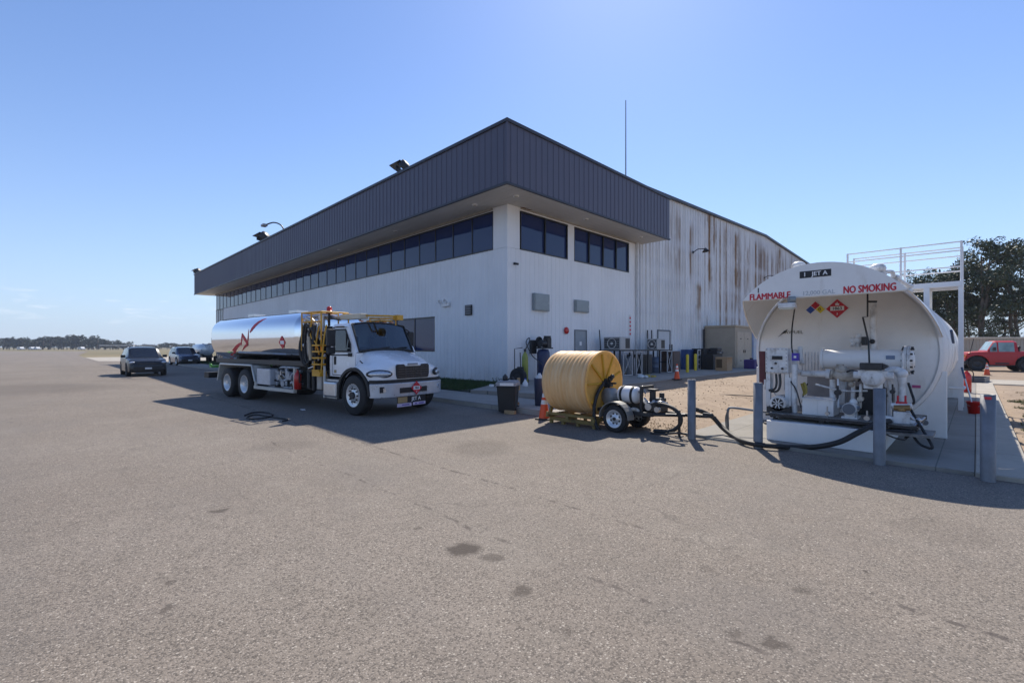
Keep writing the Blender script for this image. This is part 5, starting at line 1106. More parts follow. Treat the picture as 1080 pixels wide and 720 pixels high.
b = MB(); b.add([pc+pn*.011+tu*s*.11+tv*q*.05 for s, q in ((-1,-1),(1,-1),(1,1),(-1,1))], [(0,1,2,3)]); b.build('panel', inkw, o)
b = MB()
for x in (-3.4,-5.2,-8.1): b.box(x,x+.25,-.55,.55,1.0,1.34)
b.box(-8.7,-2.6,-1.0,-.9,1.16,1.30); b.box(-8.7,-2.6,.9,1.0,1.16,1.30); b.box(-8.7,-2.6,-.9,.9,1.14,1.18); b.build('tank_cradle', blackm, tk)
b = MB(); b.box(-5.2,-2.9,-.25,.25,2.74,2.80); b.box(-8.0,-7.5,-.2,.2,2.82,2.9); b.box(-5,-4.5,-.2,.2,2.82,2.9); b.build('manhole_rail', alu, tk)
b = MB()
for s in (-1, 1):
    y0, y1 = (s*1.19, s*.62) if s < 0 else (s*.62, s*1.19); prf = [(-5.17,.62),(-5.40,1.12),(-7.80,1.12),(-8.02,.55)]
    for (xa, za), (xb, zb_) in zip(prf, prf[1:]):
        dx_, dz_ = xb-xa, zb_-za; l_ = math.hypot(dx_, dz_); nx_, nz_ = -dz_/l_*.03, dx_/l_*.03
        b.add([(xa,y0,za),(xb,y0,zb_),(xb+nx_,y0,zb_-nz_*-1),(xa+nx_,y0,za-nz_*-1),(xa,y1,za),(xb,y1,zb_),(xb+nx_,y1,zb_+nz_),(xa+nx_,y1,za+nz_)], [(0,1,2,3),(4,7,6,5),(0,4,5,1),(3,2,6,7),(0,3,7,4),(1,5,6,2)])
    edge_tube(b, [(x, s*1.19, z) for x, z in prf], .035)
b.build('mudguard', mat('guard_white', (.60,.60,.57), .4, metal=.2), tk)
b = MB(); b.box(-9.35,-8.95,-1.15,1.15,.58,.78); b.box(-9.0,-8.6,-.5,-.4,.7,.95); b.box(-9.0,-8.6,.4,.5,.7,.95); b.build('rear_bumper', black, tk)
b = MB(); b.box(-9.0,-8.85,-1.1,1.1,.95,1.03); b.ball((-8.95,-1.08,1.05),.05); b.build('rear_light_bar', mat('light_green', (.10,.35,.08), .4), tk)
# side cabinet, rail and pump module
b = MB(); b.box(-5.12,-4.25,-1.16,-.55,.55,1.03)
for k in range(4): b.box(-5.08,-4.29,-1.168,-1.161,.60+k*.105,.69+k*.105)
b.build('side_cabinet', mat('cabinet_grey', (.52,.55,.60), .35, metal=.2), tk, bevel=.01)
b = MB(); b.box(-5.2,-2.75,-1.22,-1.12,.40,.49); b.box(-5.2,-5.12,-1.20,-1.14,.49,.62); b.box(-2.80,-2.72,-1.20,-1.14,.49,1.1); b.build('side_rail', mat('rail_beige', (.55,.52,.46), .5), tk)
b = MB()
for (x, z, r_, l_) in ((-4.05,.82,.11,.3),(-3.75,.62,.09,.25),(-3.45,.88,.10,.3),(-3.85,.95,.06,.2),(-3.2,.62,.08,.3),(-4.1,.60,.05,.2)):
    b.cyl((x,-1.02,z),(x,-1.02+l_,z), r_, n=18); b.cyl((x,-1.04,z),(x,-1.0,z), r_*1.2, n=18)
b.tube([(-4.2,-.95,.85),(-3.9,-1.0,.7),(-3.5,-1.0,.75),(-3.2,-.95,.95),(-2.9,-.9,1.0)], .045); b.tube([(-4.0,-.9,.95),(-4.0,-.95,1.08),(-3.4,-.95,1.10),(-3.0,-.9,1.08)], .04); b.cyl((-3.6,-.98,.55),(-3.6,-.98,1.1),.04); b.box(-4.15,-3.95,-1.05,-.9,.86,1.0); b.box(-3.35,-3.2,-1.06,-.9,.74,.86); b.tube([(-3.75,-1.0,.6),(-3.75,-1.0,.5),(-3.2,-1.0,.5)], .03, smooth=False)
b.build('pump_module', mat('module_grey', (.40,.43,.47), .45, metal=.2, var=.3, scale=9, dirt=(.06,.06,.06), dscale=(4,4,4), dlo=.45, dhi=.7), tk)
b = MB(); b.box(-4.2,-2.85,-.6,-.5,.5,1.1); b.box(-4.2,-2.9,-1.0,.2,.46,.50); b.build('module_frame', blackm, tk)
b = MB(); b.lathe([(0,.01),(.01,.10),(.40,.10),(.46,.07),(.50,.03),(.56,.03)], (-2.70,-1.12,.50), (0,0,1), 20); ex = b.build('fire_extinguisher', red, tk)
b = MB(); b.box(-2.76,-2.62,-1.14,-1.10,1.05,1.10); b.tube([(-2.7,-1.12,1.08),(-2.58,-1.14,1.0),(-2.58,-1.14,.7)], .015); b.box(-2.82,-2.58,-1.14,-1.02,.70,.725); b.build('valve_head', black, ex)
b = MB(); b.box(-1.75,-1.52,-1.10,-.85,.55,.98); b.build('canister', mat('canister_beige', (.42,.38,.33), .5), tk, bevel=.03)
b = MB(); b.box(-2.6,-1.36,-.9,.9,1.0,1.06); b.box(-2.55,-2.1,-.8,.5,1.06,2.3); b.box(-2.05,-1.5,-.35,.8,1.06,2.1); b.cyl((-2.3,-1.0,.55),(-2.3,-1.0,1.0),.06); b.cyl((-2.05,-1.0,.5),(-2.05,-1.0,1.0),.05); b.box(-2.5,-1.4,-.9,-.5,.5,.98)
b.build('module_body', blackm, tk)
b = MB()
for x, y0, z0, z1, r_ in ((-2.45,-1.0,1.15,2.1,.06),(-2.30,-1.03,1.3,2.45,.035),(-2.1,-1.0,1.2,1.9,.03),(-2.0,-.8,2.1,2.6,.09)): b.cyl((x,y0,z0),(x,y0,z1),r_)
b.tube([(-2.5,-.9,2.4),(-2.4,-1.0,2.5),(-2.2,-1.0,2.45),(-2.1,-.9,2.3)], .07); b.tube([(-2.6,-.9,2.55),(-2.2,-.6,2.6),(-1.7,-.4,2.5)], .06); b.ball((-2.5,-1.0,1.75),.09); b.ball((-2.2,-1.02,2.2),.08); b.box(-1.95,-1.8,-1.05,-.95,1.95,2.15); b.build('module_pipes', steel, tk)
b = MB(); 
for (xc, r_, y_) in ((-2.18,.30,-1.10),(-1.95,.26,-1.13),(-2.35,.33,-1.06)):
    b.tube([(xc+r_*.55*math.cos(a), y_, 1.78+r_*1.7*math.sin(a)) for a in [PI*.05+2*PI*i/14 for i in range(14)]], .035)
b.tube([(-1.8,-1.1,2.3),(-1.85,-1.14,1.8),(-1.75,-1.12,1.4),(-1.9,-1.1,1.2)], .04); b.tube([(-2.6,-1.0,2.2),(-2.62,-1.1,1.7),(-2.5,-1.08,1.3),(-2.4,-1.0,1.1)], .04); b.build('delivery_hose', black, tk)
r6 = random.Random(66)
for i in range(16):
    x0 = r6.uniform(-2.65,-1.55); z0 = r6.uniform(1.15,2.3); pts_ = [(x0, r6.uniform(-1.05,-.85), z0)]
    for k in range(3): pts_.append((min(-1.45,max(-2.7,pts_[-1][0]+r6.uniform(-.25,.25))), r6.uniform(-1.08,-.85), min(2.5,max(1.1,pts_[-1][2]+r6.uniform(-.35,.35)))))
    b = MB(); b.tube(pts_, r6.uniform(.015,.04), n=8, smooth=i % 2 == 0); b.ball(pts_[0], r6.uniform(.04,.07)); b.build('pipe' if i % 3 else 'hose', (black, steel, chrome, alu, blackm)[i % 5] if i % 3 else black, tk)
for i in range(14):
    x0 = r6.uniform(-4.15,-2.9); z0 = r6.uniform(.52,1.02); b = MB(); b.cyl((x0,-1.08,z0),(x0,-.9,z0), r6.uniform(.025,.06), n=12)
    if i % 2: b.cyl((x0,-1.04,z0),(x0+r6.uniform(-.2,.2),-1.02,z0+r6.uniform(-.15,.15)), .018, n=8)
    b.build('valve', (blackm, steel, beigev, black)[i % 4], tk)
b = MB(); b.tube([(-2.1,-1.12,2.0),(-2.0,-1.16,1.7),(-1.95,-1.14,1.35)], .055); b.build('nozzle_sleeve', mat('sleeve_cream', (.50,.42,.30), .6), tk)
b = MB()
for x in (-2.55,-2.05,-1.55):
    b.cyl((x,-1.08,1.6),(x,-1.08,2.66),.022,n=8); b.cyl((x,-.25,2.3),(x,-.25,2.66),.022,n=8); b.cyl((x,-1.08,2.66),(x,-.25,2.66),.022,n=8)
for z in (2.66,2.40): b.cyl((-2.55,-1.08,z),(-1.55,-1.08,z),.022,n=8)
b.tube([(-2.05,-1.10,2.3),(-2.0,-1.12,2.0),(-1.7,-1.14,1.8),(-1.55,-1.14,1.5)], .02); b.build('guard_frame', yellow, tk)
b = MB()
for x in (-1.78,-1.42): b.tube([(x,-1.0,2.3),(x,-1.08,1.9),(x,-1.16,1.0)], .022)
for k in range(5): b.box(-1.78,-1.42,-1.22,-1.02,1.05+k*.17,1.09+k*.17)
b.box(-1.80,-1.42,-1.20,-1.0,.92,1.04); b.build('ladder', yellow, tk)
b = MB(); b.box(-1.5,-.55,-.55,-.30,2.46,2.60); b.box(-2.6,-1.5,-.50,-.35,2.50,2.58); b.build('boom_box', mat('boom_cream', (.52,.47,.36), .5), tk, bevel=.02)
b = MB(); b.tube([(-1.5,-.45,2.62),(-.6,-.4,2.55),(-.1,0,2.54),(-.1,.35,2.54)], .025, smooth=False); b.tube([(-.6,-.2,2.48),(-.05,.2,2.48)], .025, smooth=False); b.box(-.2,-.02,.25,.45,2.44,2.58); b.box(-1.2,-.55,.1,.5,2.42,2.46); b.cyl((-.55,-.25,2.36),(-.55,-.25,2.5),.02); b.cyl((-.15,.3,2.30),(-.15,.3,2.5),.015); b.build('boom_rail', yellow, tk)
b = MB(); b.lathe([(0,.085),(.05,.085),(.05,.075),(.16,.07),(.19,.04),(.195,.001)], (-1.95,-.60,2.66), (0,0,1), 20); bc = b.build('beacon', redlens, tk)
b = MB(); b.cyl((-1.95,-.60,2.3),(-1.95,-.60,2.665),.03); b.build('beacon_post', black, bc)
b = MB()
for y in (-.5,-.25,0,.25,.5): b.box(-.62,-.54,y-.04,y+.04,2.385,2.41)
b.build('marker_light', amber, tk)
b = MB(); b.cyl((-1.35,.9,.9),(-1.35,.9,2.6),.07,n=16); b.build('exhaust_stack', steel, tk)

# ---------------------------------------------------------------- cars
def car(name, label, loc, rz, paint, tab, wx, rw, hw, L0, glassr, sideg, base=.28, gl=dglass, arch=1.17, cat='car', rimm=rimw, segs=58):
    t = thing(name, label, cat, loc, rz); X0, X1 = tab[0][0], tab[-1][0]
    xs_ = sorted(set([X0+(X1-X0)*i/segs for i in range(segs+1)]+[p[0] for p in tab]+[c+s*rw*arch*k for c in wx for s in (-1,1) for k in (1,.97,.9)]))
    rings = []
    for x in xs_:
        belt, roof, wf, wt = lerp(tab, x); w_ = hw*wf; zb = base+ (.12 if x > X1-.15 or x < X0+.15 else 0)
        for c in wx:
            if abs(x-c) < rw*arch: zb = max(zb, rw+math.sqrt(max(0,(rw*arch)**2-(x-c)**2)))
        mid = max(zb+.03, belt*.62); rf = max(roof, belt+.015)
        rings.append(mirror_ring(x, [(w_*.93,zb),(w_*.99,zb+.02),(w_,max(zb+.025,mid)),(w_*.965,belt),(hw*wt+(w_*.965-hw*wt)*.12,belt+(rf-belt)*.86),(hw*wt*.86,rf-(rf-belt)*.02),(hw*wt*.4,rf+.012),(0,rf+.015)]))
    isg = lambda i, j: (j in (3, 10) and any(a <= (xs_[i]+xs_[i+1])/2 <= c for a, c in sideg)) or (5 <= j <= 8 and any(a <= (xs_[i]+xs_[i+1])/2 <= c for a, c in glassr))
    b = MB(); b.loft(rings, skip=isg); b.build('body', paint, t, autosm=32)
    b = MB(); b.loft([[p*1 for p in r] for r in rings], skip=lambda i, j: not isg(i, j), cap=(False, False)); b.build('windows', gl, t, autosm=32)
    for c in wx:
        for s in (-1, 1): wheel(t, c, s*(hw-.11), rw, .22, s, rw*.64, spokes=5, mm=rimm)
    b = MB(); b.box(X0+.3, X1-.3, -hw*.8, hw*.8, base-.04, base+.25)
    for c in wx: b.box(c-rw*1.1, c+rw*1.1, -hw*.72, hw*.72, base, rw*2.1)
    b.build('underbody', blackp, t); return t
suv = [(-2.32,.72,.76,.84,.78),(-2.26,1.02,1.10,.93,.84),(-1.98,1.08,1.60,.98,.76),(-1.6,1.08,1.67,1,.76),(-.4,1.05,1.72,1,.76),(.30,1.03,1.66,1,.74),(1.0,1.02,1.06,1,.82),(1.5,.99,1.03,.99,.82),(1.95,.92,.96,.96,.80),(2.15,.80,.86,.90,.76),(2.24,.62,.66,.80,.70)]
def car_front(t, hw, z, x, dark=blackp):
    for s in (-1, 1):
        b = MB(); b.ball((0,0,0), 1, n=14, sc=(.12,.24,.08)); M_ = Matrix.Translation((x-.12,s*hw*.74,z)) @ Matrix.Rotation(s*-.6,4,'Z'); b.v = [M_ @ p for p in b.v]; b.build('headlight', lamp_glass, t)
        b = MB(); b.box(.62,.78,s*(hw+.06)-.12,s*(hw+.06)+.10,z+.28,z+.44); b.build('mirror', dark, t, bevel=.03)
    b = MB(); b.box(x-.1,x+.03,-hw*.56,hw*.56,z-.16,z-.03); b.box(x-.1,x+.062,-hw*.74,hw*.74,.34,.58); b.build('grille', dark, t, bevel=.02)
    b = MB(); b.box(x+.063,x+.07,-.16,.16,.42,.52); b.build('number_plate', inkw, t)
p1 = mat('paint_silver_blue', (.012,.014,.020), .3, metal=.1, coat=.3, var=.04); p2 = mat('paint_dark_blue', (.045,.07,.13), .25, metal=.4, coat=.8, var=.04)
q = Vector((*W(-22.8,28.7),0)); s1 = car('suv', 'dark silver suv parked behind the tanker truck, nearest of the two cars', (q.x, q.y, 0), .0, p1, suv, (-1.33,1.36), .37, .94, 4.6, ((-2.26,-2.02),(.32,.98)), ((-1.85,-.75),(-.65,.18),(.26,.80)), base=.26, cat='suv', rimm=blackm)
car_front(s1, .94, .80, 2.2)
b = MB()
for s in (-1, 1): b.tube([(-1.6,s*.66,1.70),(-1.4,s*.66,1.77),(.0,s*.66,1.78),(.2,s*.66,1.71)], .02)
b.build('roof_rail', blackp, s1)
q = Vector((*W(-31.8,45.1),0)); s2 = car('suv', 'dark blue suv parked further back beside the silver one, in sunlight', (q.x, q.y, 0), .03, p2, suv, (-1.33,1.36), .37, .93, 4.6, ((-2.26,-2.02),(.32,.98)), ((-1.85,-.75),(-.65,.18),(.26,.80)), base=.26, cat='suv')
car_front(s2, .93, .80, 2.2)
# red pickup
q = at_d(1077, 392, 32.5); rdp = mat('truck_red', (.48,.008,.012), .4, coat=.2, var=.05)
pk = [(-2.0,1.36,1.38,.93,.90),(-1.9,1.38,1.40,1,.93),(.42,1.38,1.40,1,.93),(.48,1.38,2.08,1,.80),(.58,1.38,2.14,1,.80),(1.50,1.38,2.14,1,.80),(1.62,1.38,2.10,1,.80),(1.98,1.37,1.42,1,.88),(2.8,1.32,1.35,.96,.88),(3.00,1.25,1.29,.9,.82),(3.06,.95,1.0,.8,.7)]
r1 = car('pickup_truck', 'red pickup truck parked in front of the tan metal fence', (q.x, q.y, 0), math.radians(-165), rdp, pk, (0,2.5), .50, 1.0, 5.8, ((1.64,1.96),), ((.62,1.36),(1.46,1.86)), base=.45, gl=mat('pale_glass', (.30,.42,.42), .08, var=.3, scale=1.5), cat='pickup truck', arch=1.22, rimm=blackm)
b = MB(); b.box(3.0,3.2,-.95,.95,.50,.72); b.box(2.9,3.08,-.5,.5,.85,1.15); b.build('bumper', blackm, r1)
for s in (-1, 1): b = MB(); b.cyl((2.99,s*.7,1.05),(3.09,s*.7,1.05),.10); b.build('headlight', amber, r1)
b = MB(); b.cyl((.3,.6,1.4),(.3,.6,1.6),.05); b.ball((.3,.6,1.68),.10); b.build('bed_fitting', blackm, r1)
b = MB(); b.cyl((2.9,.95,1.2),(2.7,1.0,2.3),.02); b.build('aerial', blackm, r1)
for s in (-1, 1):
    b = MB(); b.box(1.6,1.72,s*1.1-.1,s*1.1+.08,1.45,1.7); b.build('mirror', blackm, r1)
    b = MB(); b.box(.9,1.6,s*1.0-.02,s*1.0+.012,.52,.62); b.build('side_step', blackm, r1)
# white high wing aeroplane
q = at_d(137, 374, 110); ap = thing('airplane', 'small white high wing airplane parked beyond the silver suv', 'airplane', (q.x, q.y, 0), -.25)
b = MB(); b.lathe([(0,.12),(.15,.35),(1.1,.55),(2.2,.62),(3.2,.50),(5.5,.22),(7.4,.08)], (2.2,0,1.25), (-1,0,.02), 20); b.build('fuselage', white, ap)
b = MB(); b.box(-.4,1.1,-5.4,5.4,2.02,2.16); b.build('wing', white, ap, bevel=.05)
b = MB(); b.box(-5.1,-4.3,-1.7,1.7,1.45,1.52); b.prism([(-5.3,1.4),(-4.1,1.4),(-4.9,2.6),(-5.4,2.6)], (0,-.04,0),(1,0,0),(0,0,1),(0,.08,0)); b.build('tail', white, ap)
b = MB(); b.box(.2,1.25,-.50,.50,1.55,1.95); b.build('window', dglass, ap, bevel=.08)
for x, y in ((-.2,-1.2),(-.2,1.2),(1.9,0)):
    b = MB(); b.cyl((x,y-.08,.22),(x,y+.08,.22),.22); b.build('wheel', tyre, ap); 
b = MB(); b.tube([(-.2,-1.2,.25),(0,-.3,.9)], .05); b.tube([(-.2,1.2,.25),(0,.3,.9)], .05); b.tube([(1.9,0,.25),(1.7,0,.9)], .05); b.tube([(.4,-.5,.9),(.4,-2.6,2.05)], .04); b.tube([(.4,.5,.9),(.4,2.6,2.05)], .04); b.build('strut', white, ap)
b = MB(); b.box(2.24,2.28,-.9,.9,1.2,1.32); b.build('propeller', blackm, ap)
# silver tank trailer beyond
q = at_d(214, 376, 50); tt = thing('tank_trailer', 'silver tank trailer standing beyond the rear of the tanker truck', 'trailer', (q.x, q.y, 0), 0)
b = MB(); b.lathe([(0,.01),(.03,.5),(.1,.62),(4.6,.62),(4.67,.5),(4.7,.01)], (-2.6,0,1.42), (1,0,0), 28); b.build('tank', mat('silver_paint', (.72,.74,.76), .3, metal=.4), tt)
b = MB(); b.box(-2.6,2.2,-.5,.5,.62,.78); b.box(-2.0,-1.8,-.5,.5,.78,.95); b.box(1.6,1.8,-.5,.5,.78,.95); b.build('chassis', blackm, tt)
for x in (-1.6,-.7,1.7):
    for s in (-1,1): wheel(tt, x, s*.8, .40, .25, s, .22)
# far white vehicles on the airfield
for i, (u, D, lb) in enumerate(((22,300,'tiny white van far away at the foot of the tree line, leftmost'), (34,300,'tiny white car far away beside the leftmost van'), (39.5,300,'tiny white car far away, right of the other car'), (86,300,'tiny white vehicle far away near the right end of the tree line'))):
    q = at_d(u, 367, D); t = thing('distant_vehicle', lb, 'vehicle', (q.x, q.y, 0), .4, group='tiny white vehicles by the far trees')
    L_ = 5 if i in (0,3) else 4
    b = MB(); b.prism([(-L_/2,.35),(L_/2,.35),(L_/2,.95),(L_/2-.9,1.1),(L_/2-1.5,1.9),(-L_/2+.1,1.9 if i == 0 else 1.7),(-L_/2,1.1)], (0,-.95,0),(1,0,0),(0,0,1),(0,1.9,0)); b.build('body', white, t)
    b = MB()
    for x in (-L_*.3, L_*.3):
        for s in (-.9,.9): b.cyl((x,s-.12,.35),(x,s+.12,.35),.35)
    b.build('wheels', tyre, t); b = MB(); b.box(-L_*.3,L_*.2,-.96,.96,1.15,1.55); b.build('windows', dglass, t)

# ---------------------------------------------------------------- fence and trees
def fence(A, B, h, label):
    A = Vector((*A,0)); B = Vector((*B,0)); d = (B-A).normalized(); n_ = Vector((d.y,-d.x,0)); t = thing('metal_fence', label, 'fence', A)
    b = MB(); ribs(b, (A.x,A.y), (B.x,B.y), (n_.x,n_.y), 0, h, .28, .10, .04); b.build('panel', mat('fence_tan', (.50,.42,.32), .55, var=.1, scale=.8), t, world=True)
    b = MB(); L_ = (B-A).length; rot = Matrix.Rotation(math.atan2(d.y,d.x),4,'Z'); b.T = Matrix.Translation(A) @ rot
    b.box(0,L_,-.09,.09,h-.005,h+.16); b.build('cap_rail', mat('fence_cap', (.72,.60,.45), .5), t, world=True)
a_, c_ = at_d(985, 366, 42), at_d(1290, 366, 40); fence((a_.x,a_.y), (c_.x,c_.y), 2.45, 'long tan ribbed metal fence with pale cap behind the red pickup')

def leaf_clump(mb, c, R_, n, s, m=0, flat=.7):
    for _ in range(n):
        while True:
            d = Vector((rnd.uniform(-1,1),rnd.uniform(-1,1),rnd.uniform(-1,1)))
            if .15 < d.length < 1: break
        p = c+Vector((d.x*R_,d.y*R_,d.z*R_*flat)); a = Vector((rnd.gauss(0,1),rnd.gauss(0,1),rnd.gauss(0,1))).normalized()*s*rnd.uniform(.5,1.2); e_ = Vector((rnd.gauss(0,1),rnd.gauss(0,1),rnd.gauss(0,1)-.8)).normalized(); e_ = (e_-a.normalized()*e_.dot(a.normalized()))*s*rnd.uniform(.25,.5)
        mb.add([p-a, p+e_, p+a, p-e_], [(0,1,2,3)], m)
leafm = mat('eucalyptus_leaves', (.058,.078,.034), .55, var=.5, scale=.6); bark = mat('bark', (.15,.12,.09), .85, var=.35, scale=2)
leafd = mat('far_leaves', (.030,.046,.030), .7, var=.35, scale=.15)
def euc(seed, H_, loc, label, rz=0):
    global rnd
    old = rnd; rnd = random.Random(seed); t = thing('eucalyptus_tree', label, 'tree', loc, rz, group='eucalyptus trees behind the fence'); tb, lb = MB(), MB()
    nst = rnd.choice((1,2,2))
    for k in range(nst):
        a = rnd.uniform(0,2*PI); lean = Vector((math.cos(a),math.sin(a),0))*H_*.10; P0 = Vector((0,0,-.1)); tr = [P0+lean*(i/5)**1.3+Vector((rnd.uniform(-.2,.2),rnd.uniform(-.2,.2),0))*(i>0)+Vector((0,0,H_*.86*i/5)) for i in range(6)]
        tb.tube(tr, [.30-.24*i/30 for i in range(31)] if nst == 1 else [.22-.17*i/30 for i in range(31)], n=8)
        nb = 15 if nst == 1 else 10
        for j in range(nb):
            f_ = .32+.68*j/nb; bs = tr[min(4,int(f_*5))].lerp(tr[min(5,int(f_*5)+1)], f_*5-int(f_*5)); a = rnd.uniform(0,2*PI); ln = H_*rnd.uniform(.13,.24)*(1.25-f_*.7); up = rnd.uniform(.3,.9)
            e1 = bs+Vector((math.cos(a)*ln,math.sin(a)*ln,ln*up)); mid = bs.lerp(e1,.5)+Vector((0,0,-.1*ln)); tb.tube([bs,mid,e1], [.09,.07,.06,.05,.04,.03,.03,.02,.02,.02,.02,.02,.02], n=5)
            for q_ in range(rnd.choice((2,3,3,4))):
                c_ = e1+Vector((rnd.gauss(0,.65),rnd.gauss(0,.65),rnd.gauss(0,.5))); leaf_clump(lb, c_, rnd.uniform(.55,1.1), 95, .20, flat=rnd.uniform(.45,.8)); tb.tube([e1,c_], .02, n=4, smooth=False)
            if rnd.random() < .6: leaf_clump(lb, mid+Vector((0,0,.3)), rnd.uniform(.4,.8), 50, .18)
        for q_ in range(5): leaf_clump(lb, tr[-1]+Vector((rnd.gauss(0,.7),rnd.gauss(0,.7),rnd.uniform(-.3,1.4))), rnd.uniform(.6,1.0), 90, .19)
    tb.build('trunk', bark, t); lb.build('crown', leafm, t); rnd = old; return t
E3 = [(11, 12.6, 1034, 47, 'broad eucalyptus with forked crown, tallest beside the walkway rail'), (12, 11.0, 1000, 50, 'eucalyptus showing under the walkway deck'), (13, 12.4, 1072, 47, 'tall eucalyptus behind the red pickup'), (14, 10.5, 972, 54, 'lower eucalyptus glimpsed through the walkway rails')]
protos = []
for sd_, H_, u, D, lb in E3:
    q = at_d(u, 366, D); protos.append(euc(sd_, H_, (q.x,q.y,0), lb))
for k, (pi, u, D, s, rz, lb) in enumerate(((1,1020,60,.8,1.0,'darker eucalyptus farther back, left of the tall forked one'),(2,950,60,.82,2.7,'small eucalyptus crown showing above the tank top'),(3,1092,50,1.15,.8,'eucalyptus at the right edge of the picture'),(1,985,62,1.0,3.6,'distant eucalyptus showing between the walkway posts'),(3,1062,62,.75,4.4,'farthest eucalyptus behind the tan fence'),(0,1110,58,1.1,5.0,'eucalyptus just beyond the right edge behind the fence'))):
    q = at_d(u, 366, D); dup(protos[pi], (q.x,q.y,0), rz, lb, scale=(s,s,s))
b = MB()
for i in range(46):
    q = at_d(975+i*4.5+rnd.uniform(-2,2), 366, rnd.uniform(43.5,47)); leaf_clump(b, Vector((q.x,q.y,rnd.uniform(.6,2.6))), rnd.uniform(.9,1.5), 110, .17, flat=1.0)
tag(b.build('undergrowth', leafm), 'dark bushes growing together behind the tan fence', 'bushes', kind='stuff')
# far tree line
def fart(seed, H_, Wd):
    global rnd
    old = rnd; rnd = random.Random(seed); tb, lb = MB(), MB()
    for k in range(rnd.choice((2,3))):
        x = rnd.uniform(-.4,.4)*Wd; tb.tube([(x*.5,0,-.2),(x*.8,0,H_*.4),(x,0,H_*.85)], .3, n=5)
    for k in range(30):
        zf = rnd.random()**.8; x = rnd.gauss(0,.33)*Wd; leaf_clump(lb, Vector((x, rnd.gauss(0,.25)*Wd, H_*(.18+.74*zf)*(1-.12*abs(x)/Wd))), rnd.uniform(.9,1.9), 34, .75, flat=.7)
    rnd = old; return tb, lb
FT_ = []
for sd_, H_, Wd in ((21,9,7),(22,8,9),(23,10,6),(24,7,10),(25,8.5,8)): FT_.append((fart(sd_,H_,Wd)))
made = {}
# heights read off the photograph along the skyline: (u, v of the top)
sky_ = [(-8,356),(2,355.5),(9,354.5),(15,355.5),(21,356),(27,357),(32,356.5),(38,357),(43,357.5),(48,355),(54,353.6),(60,354.5),(66,352.6),(71,355),(76,352.2),(82,352.4),(90,359),(96,355.4),(101,356.5),(107,356),(112,358),(118,358.5),(124,359.5),(130,361),(137,362.5)]
pos_words = ['leftmost','second','third','fourth','fifth','sixth','seventh','eighth','ninth','tenth','eleventh','twelfth','thirteenth','fourteenth','fifteenth','sixteenth','seventeenth','eighteenth','nineteenth','twentieth','twenty-first','twenty-second','twenty-third','twenty-fourth','twenty-fifth']
def ftree(i, u, v, D, lb, grp):
    k = i % 5; q = at_d(u, 366, D); zt = (366-v)/490*D+CAMH; s = zt/(9.3,8.3,10.3,7.3,8.8)[k]
    if k not in made:
        t = thing('distant_tree', lb, 'tree', (q.x,q.y,0), PI/4, group=grp); FT_[k][0].build('trunk', bark, t); FT_[k][1].build('crown', leafd, t); made[k] = t
    else: t = dup(made[k], (q.x,q.y,0), PI/4+rnd.uniform(-.3,.3), lb, grp)
    t.scale = (max(1,s*.95),)*2+(s,); return t
for i, (u, v) in enumerate(sky_): ftree(i*3 % 5+ (i % 2), u, v, 330+rnd.uniform(-12,20), '%s dark tree from the left in the far tree line' % pos_words[i], 'dark trees in the far tree line')
low = [(118,361.5),(131,362.5),(143,363),(152,362.5),(161,362.8),(170,361.5),(178,360.8),(186,362),(194,362.2),(203,361.5),(212,361.8),(222,361.5)]
for i, (u, v) in enumerate(low): ftree(i*2+1, u, v, 430+rnd.uniform(-15,15), '%s small hazy tree on the horizon from the gap near the parked suvs' % pos_words[i] if i else 'leftmost small hazy tree on the horizon near the parked suvs', 'small trees on the horizon by the cars')

# ---------------------------------------------------------------- things along the wall
GZ = .245
def onx(u, v, x): return on_x(u, v, x)
t = thing('gas_cylinder', 'tall yellow green gas cylinder on a hand cart against the office wall', 'gas cylinder', (-13.0, 13.75, .18))
b = MB(); b.lathe([(0,.01),(.01,.13),(1.05,.13),(1.18,.09),(1.25,.04),(1.33,.035)], (0,0,.05), (0,0,1), 20); b.build('cylinder', mat('cylinder_green', (.30,.33,.07), .45, var=.15), t)
b = MB(); b.tube([(-.10,-.12,.02),(-.16,-.12,1.3),(-.16,.12,1.3),(-.10,.12,.02)], .02, smooth=False); b.cyl((-.1,-.2,.14),(-.1,-.14,.14),.14); b.cyl((-.1,.14,.14),(-.1,.2,.14),.14); b.tube([(0,0,1.4),(.1,.15,1.75),(.02,.22,1.9),(-.08,.15,1.7),(.1,.3,1.2),(.2,.5,1.0),(.3,.7,.8)], .02); b.cyl((0,0,1.33),(0,0,1.45),.05)
b.tube([(-.25,-.35,0),(-.25,-.35,1.45),(-.15,0,1.5)], .018, smooth=False); b.build('cart', blackm, t)
q = on_z(554, 409, .18); t = thing('jug', 'white plastic jug on the ground by the gas cylinder', 'jug', (q.x,q.y,.16)); b = MB(); b.lathe([(0,.01),(0,.10),(.2,.10),(.3,.04),(.34,.035),(.34,.01)], (0,0,0),(0,0,1),16); b.build('bottle', inkw, t); b = MB(); b.cyl((0,0,.34),(0,0,.38),.04); b.build('cap', blue_ink, t)
q = on_z(549.5, 407, .17); t = thing('tyre_stack', 'dark wheel and hose reel leaning near the gas cylinder', 'wheel', (q.x-.15,q.y,.16), .6); b = MB(); b.lathe([(-.08,.14),(-.1,.3),(-.05,.36),(.05,.36),(.1,.3),(.08,.14)], (0,0,.36),(.3,1,0),24); b.build('tyre', tyre, t); b = MB(); b.lathe([(-.09,.001),(-.09,.14)], (0,0,.36),(.3,1,0),20); b.build('rim', blackm, t); b = MB(); b.box(-.1,.15,.25,.5,.0,.75); b.build('box', blackm, t, bevel=.02)
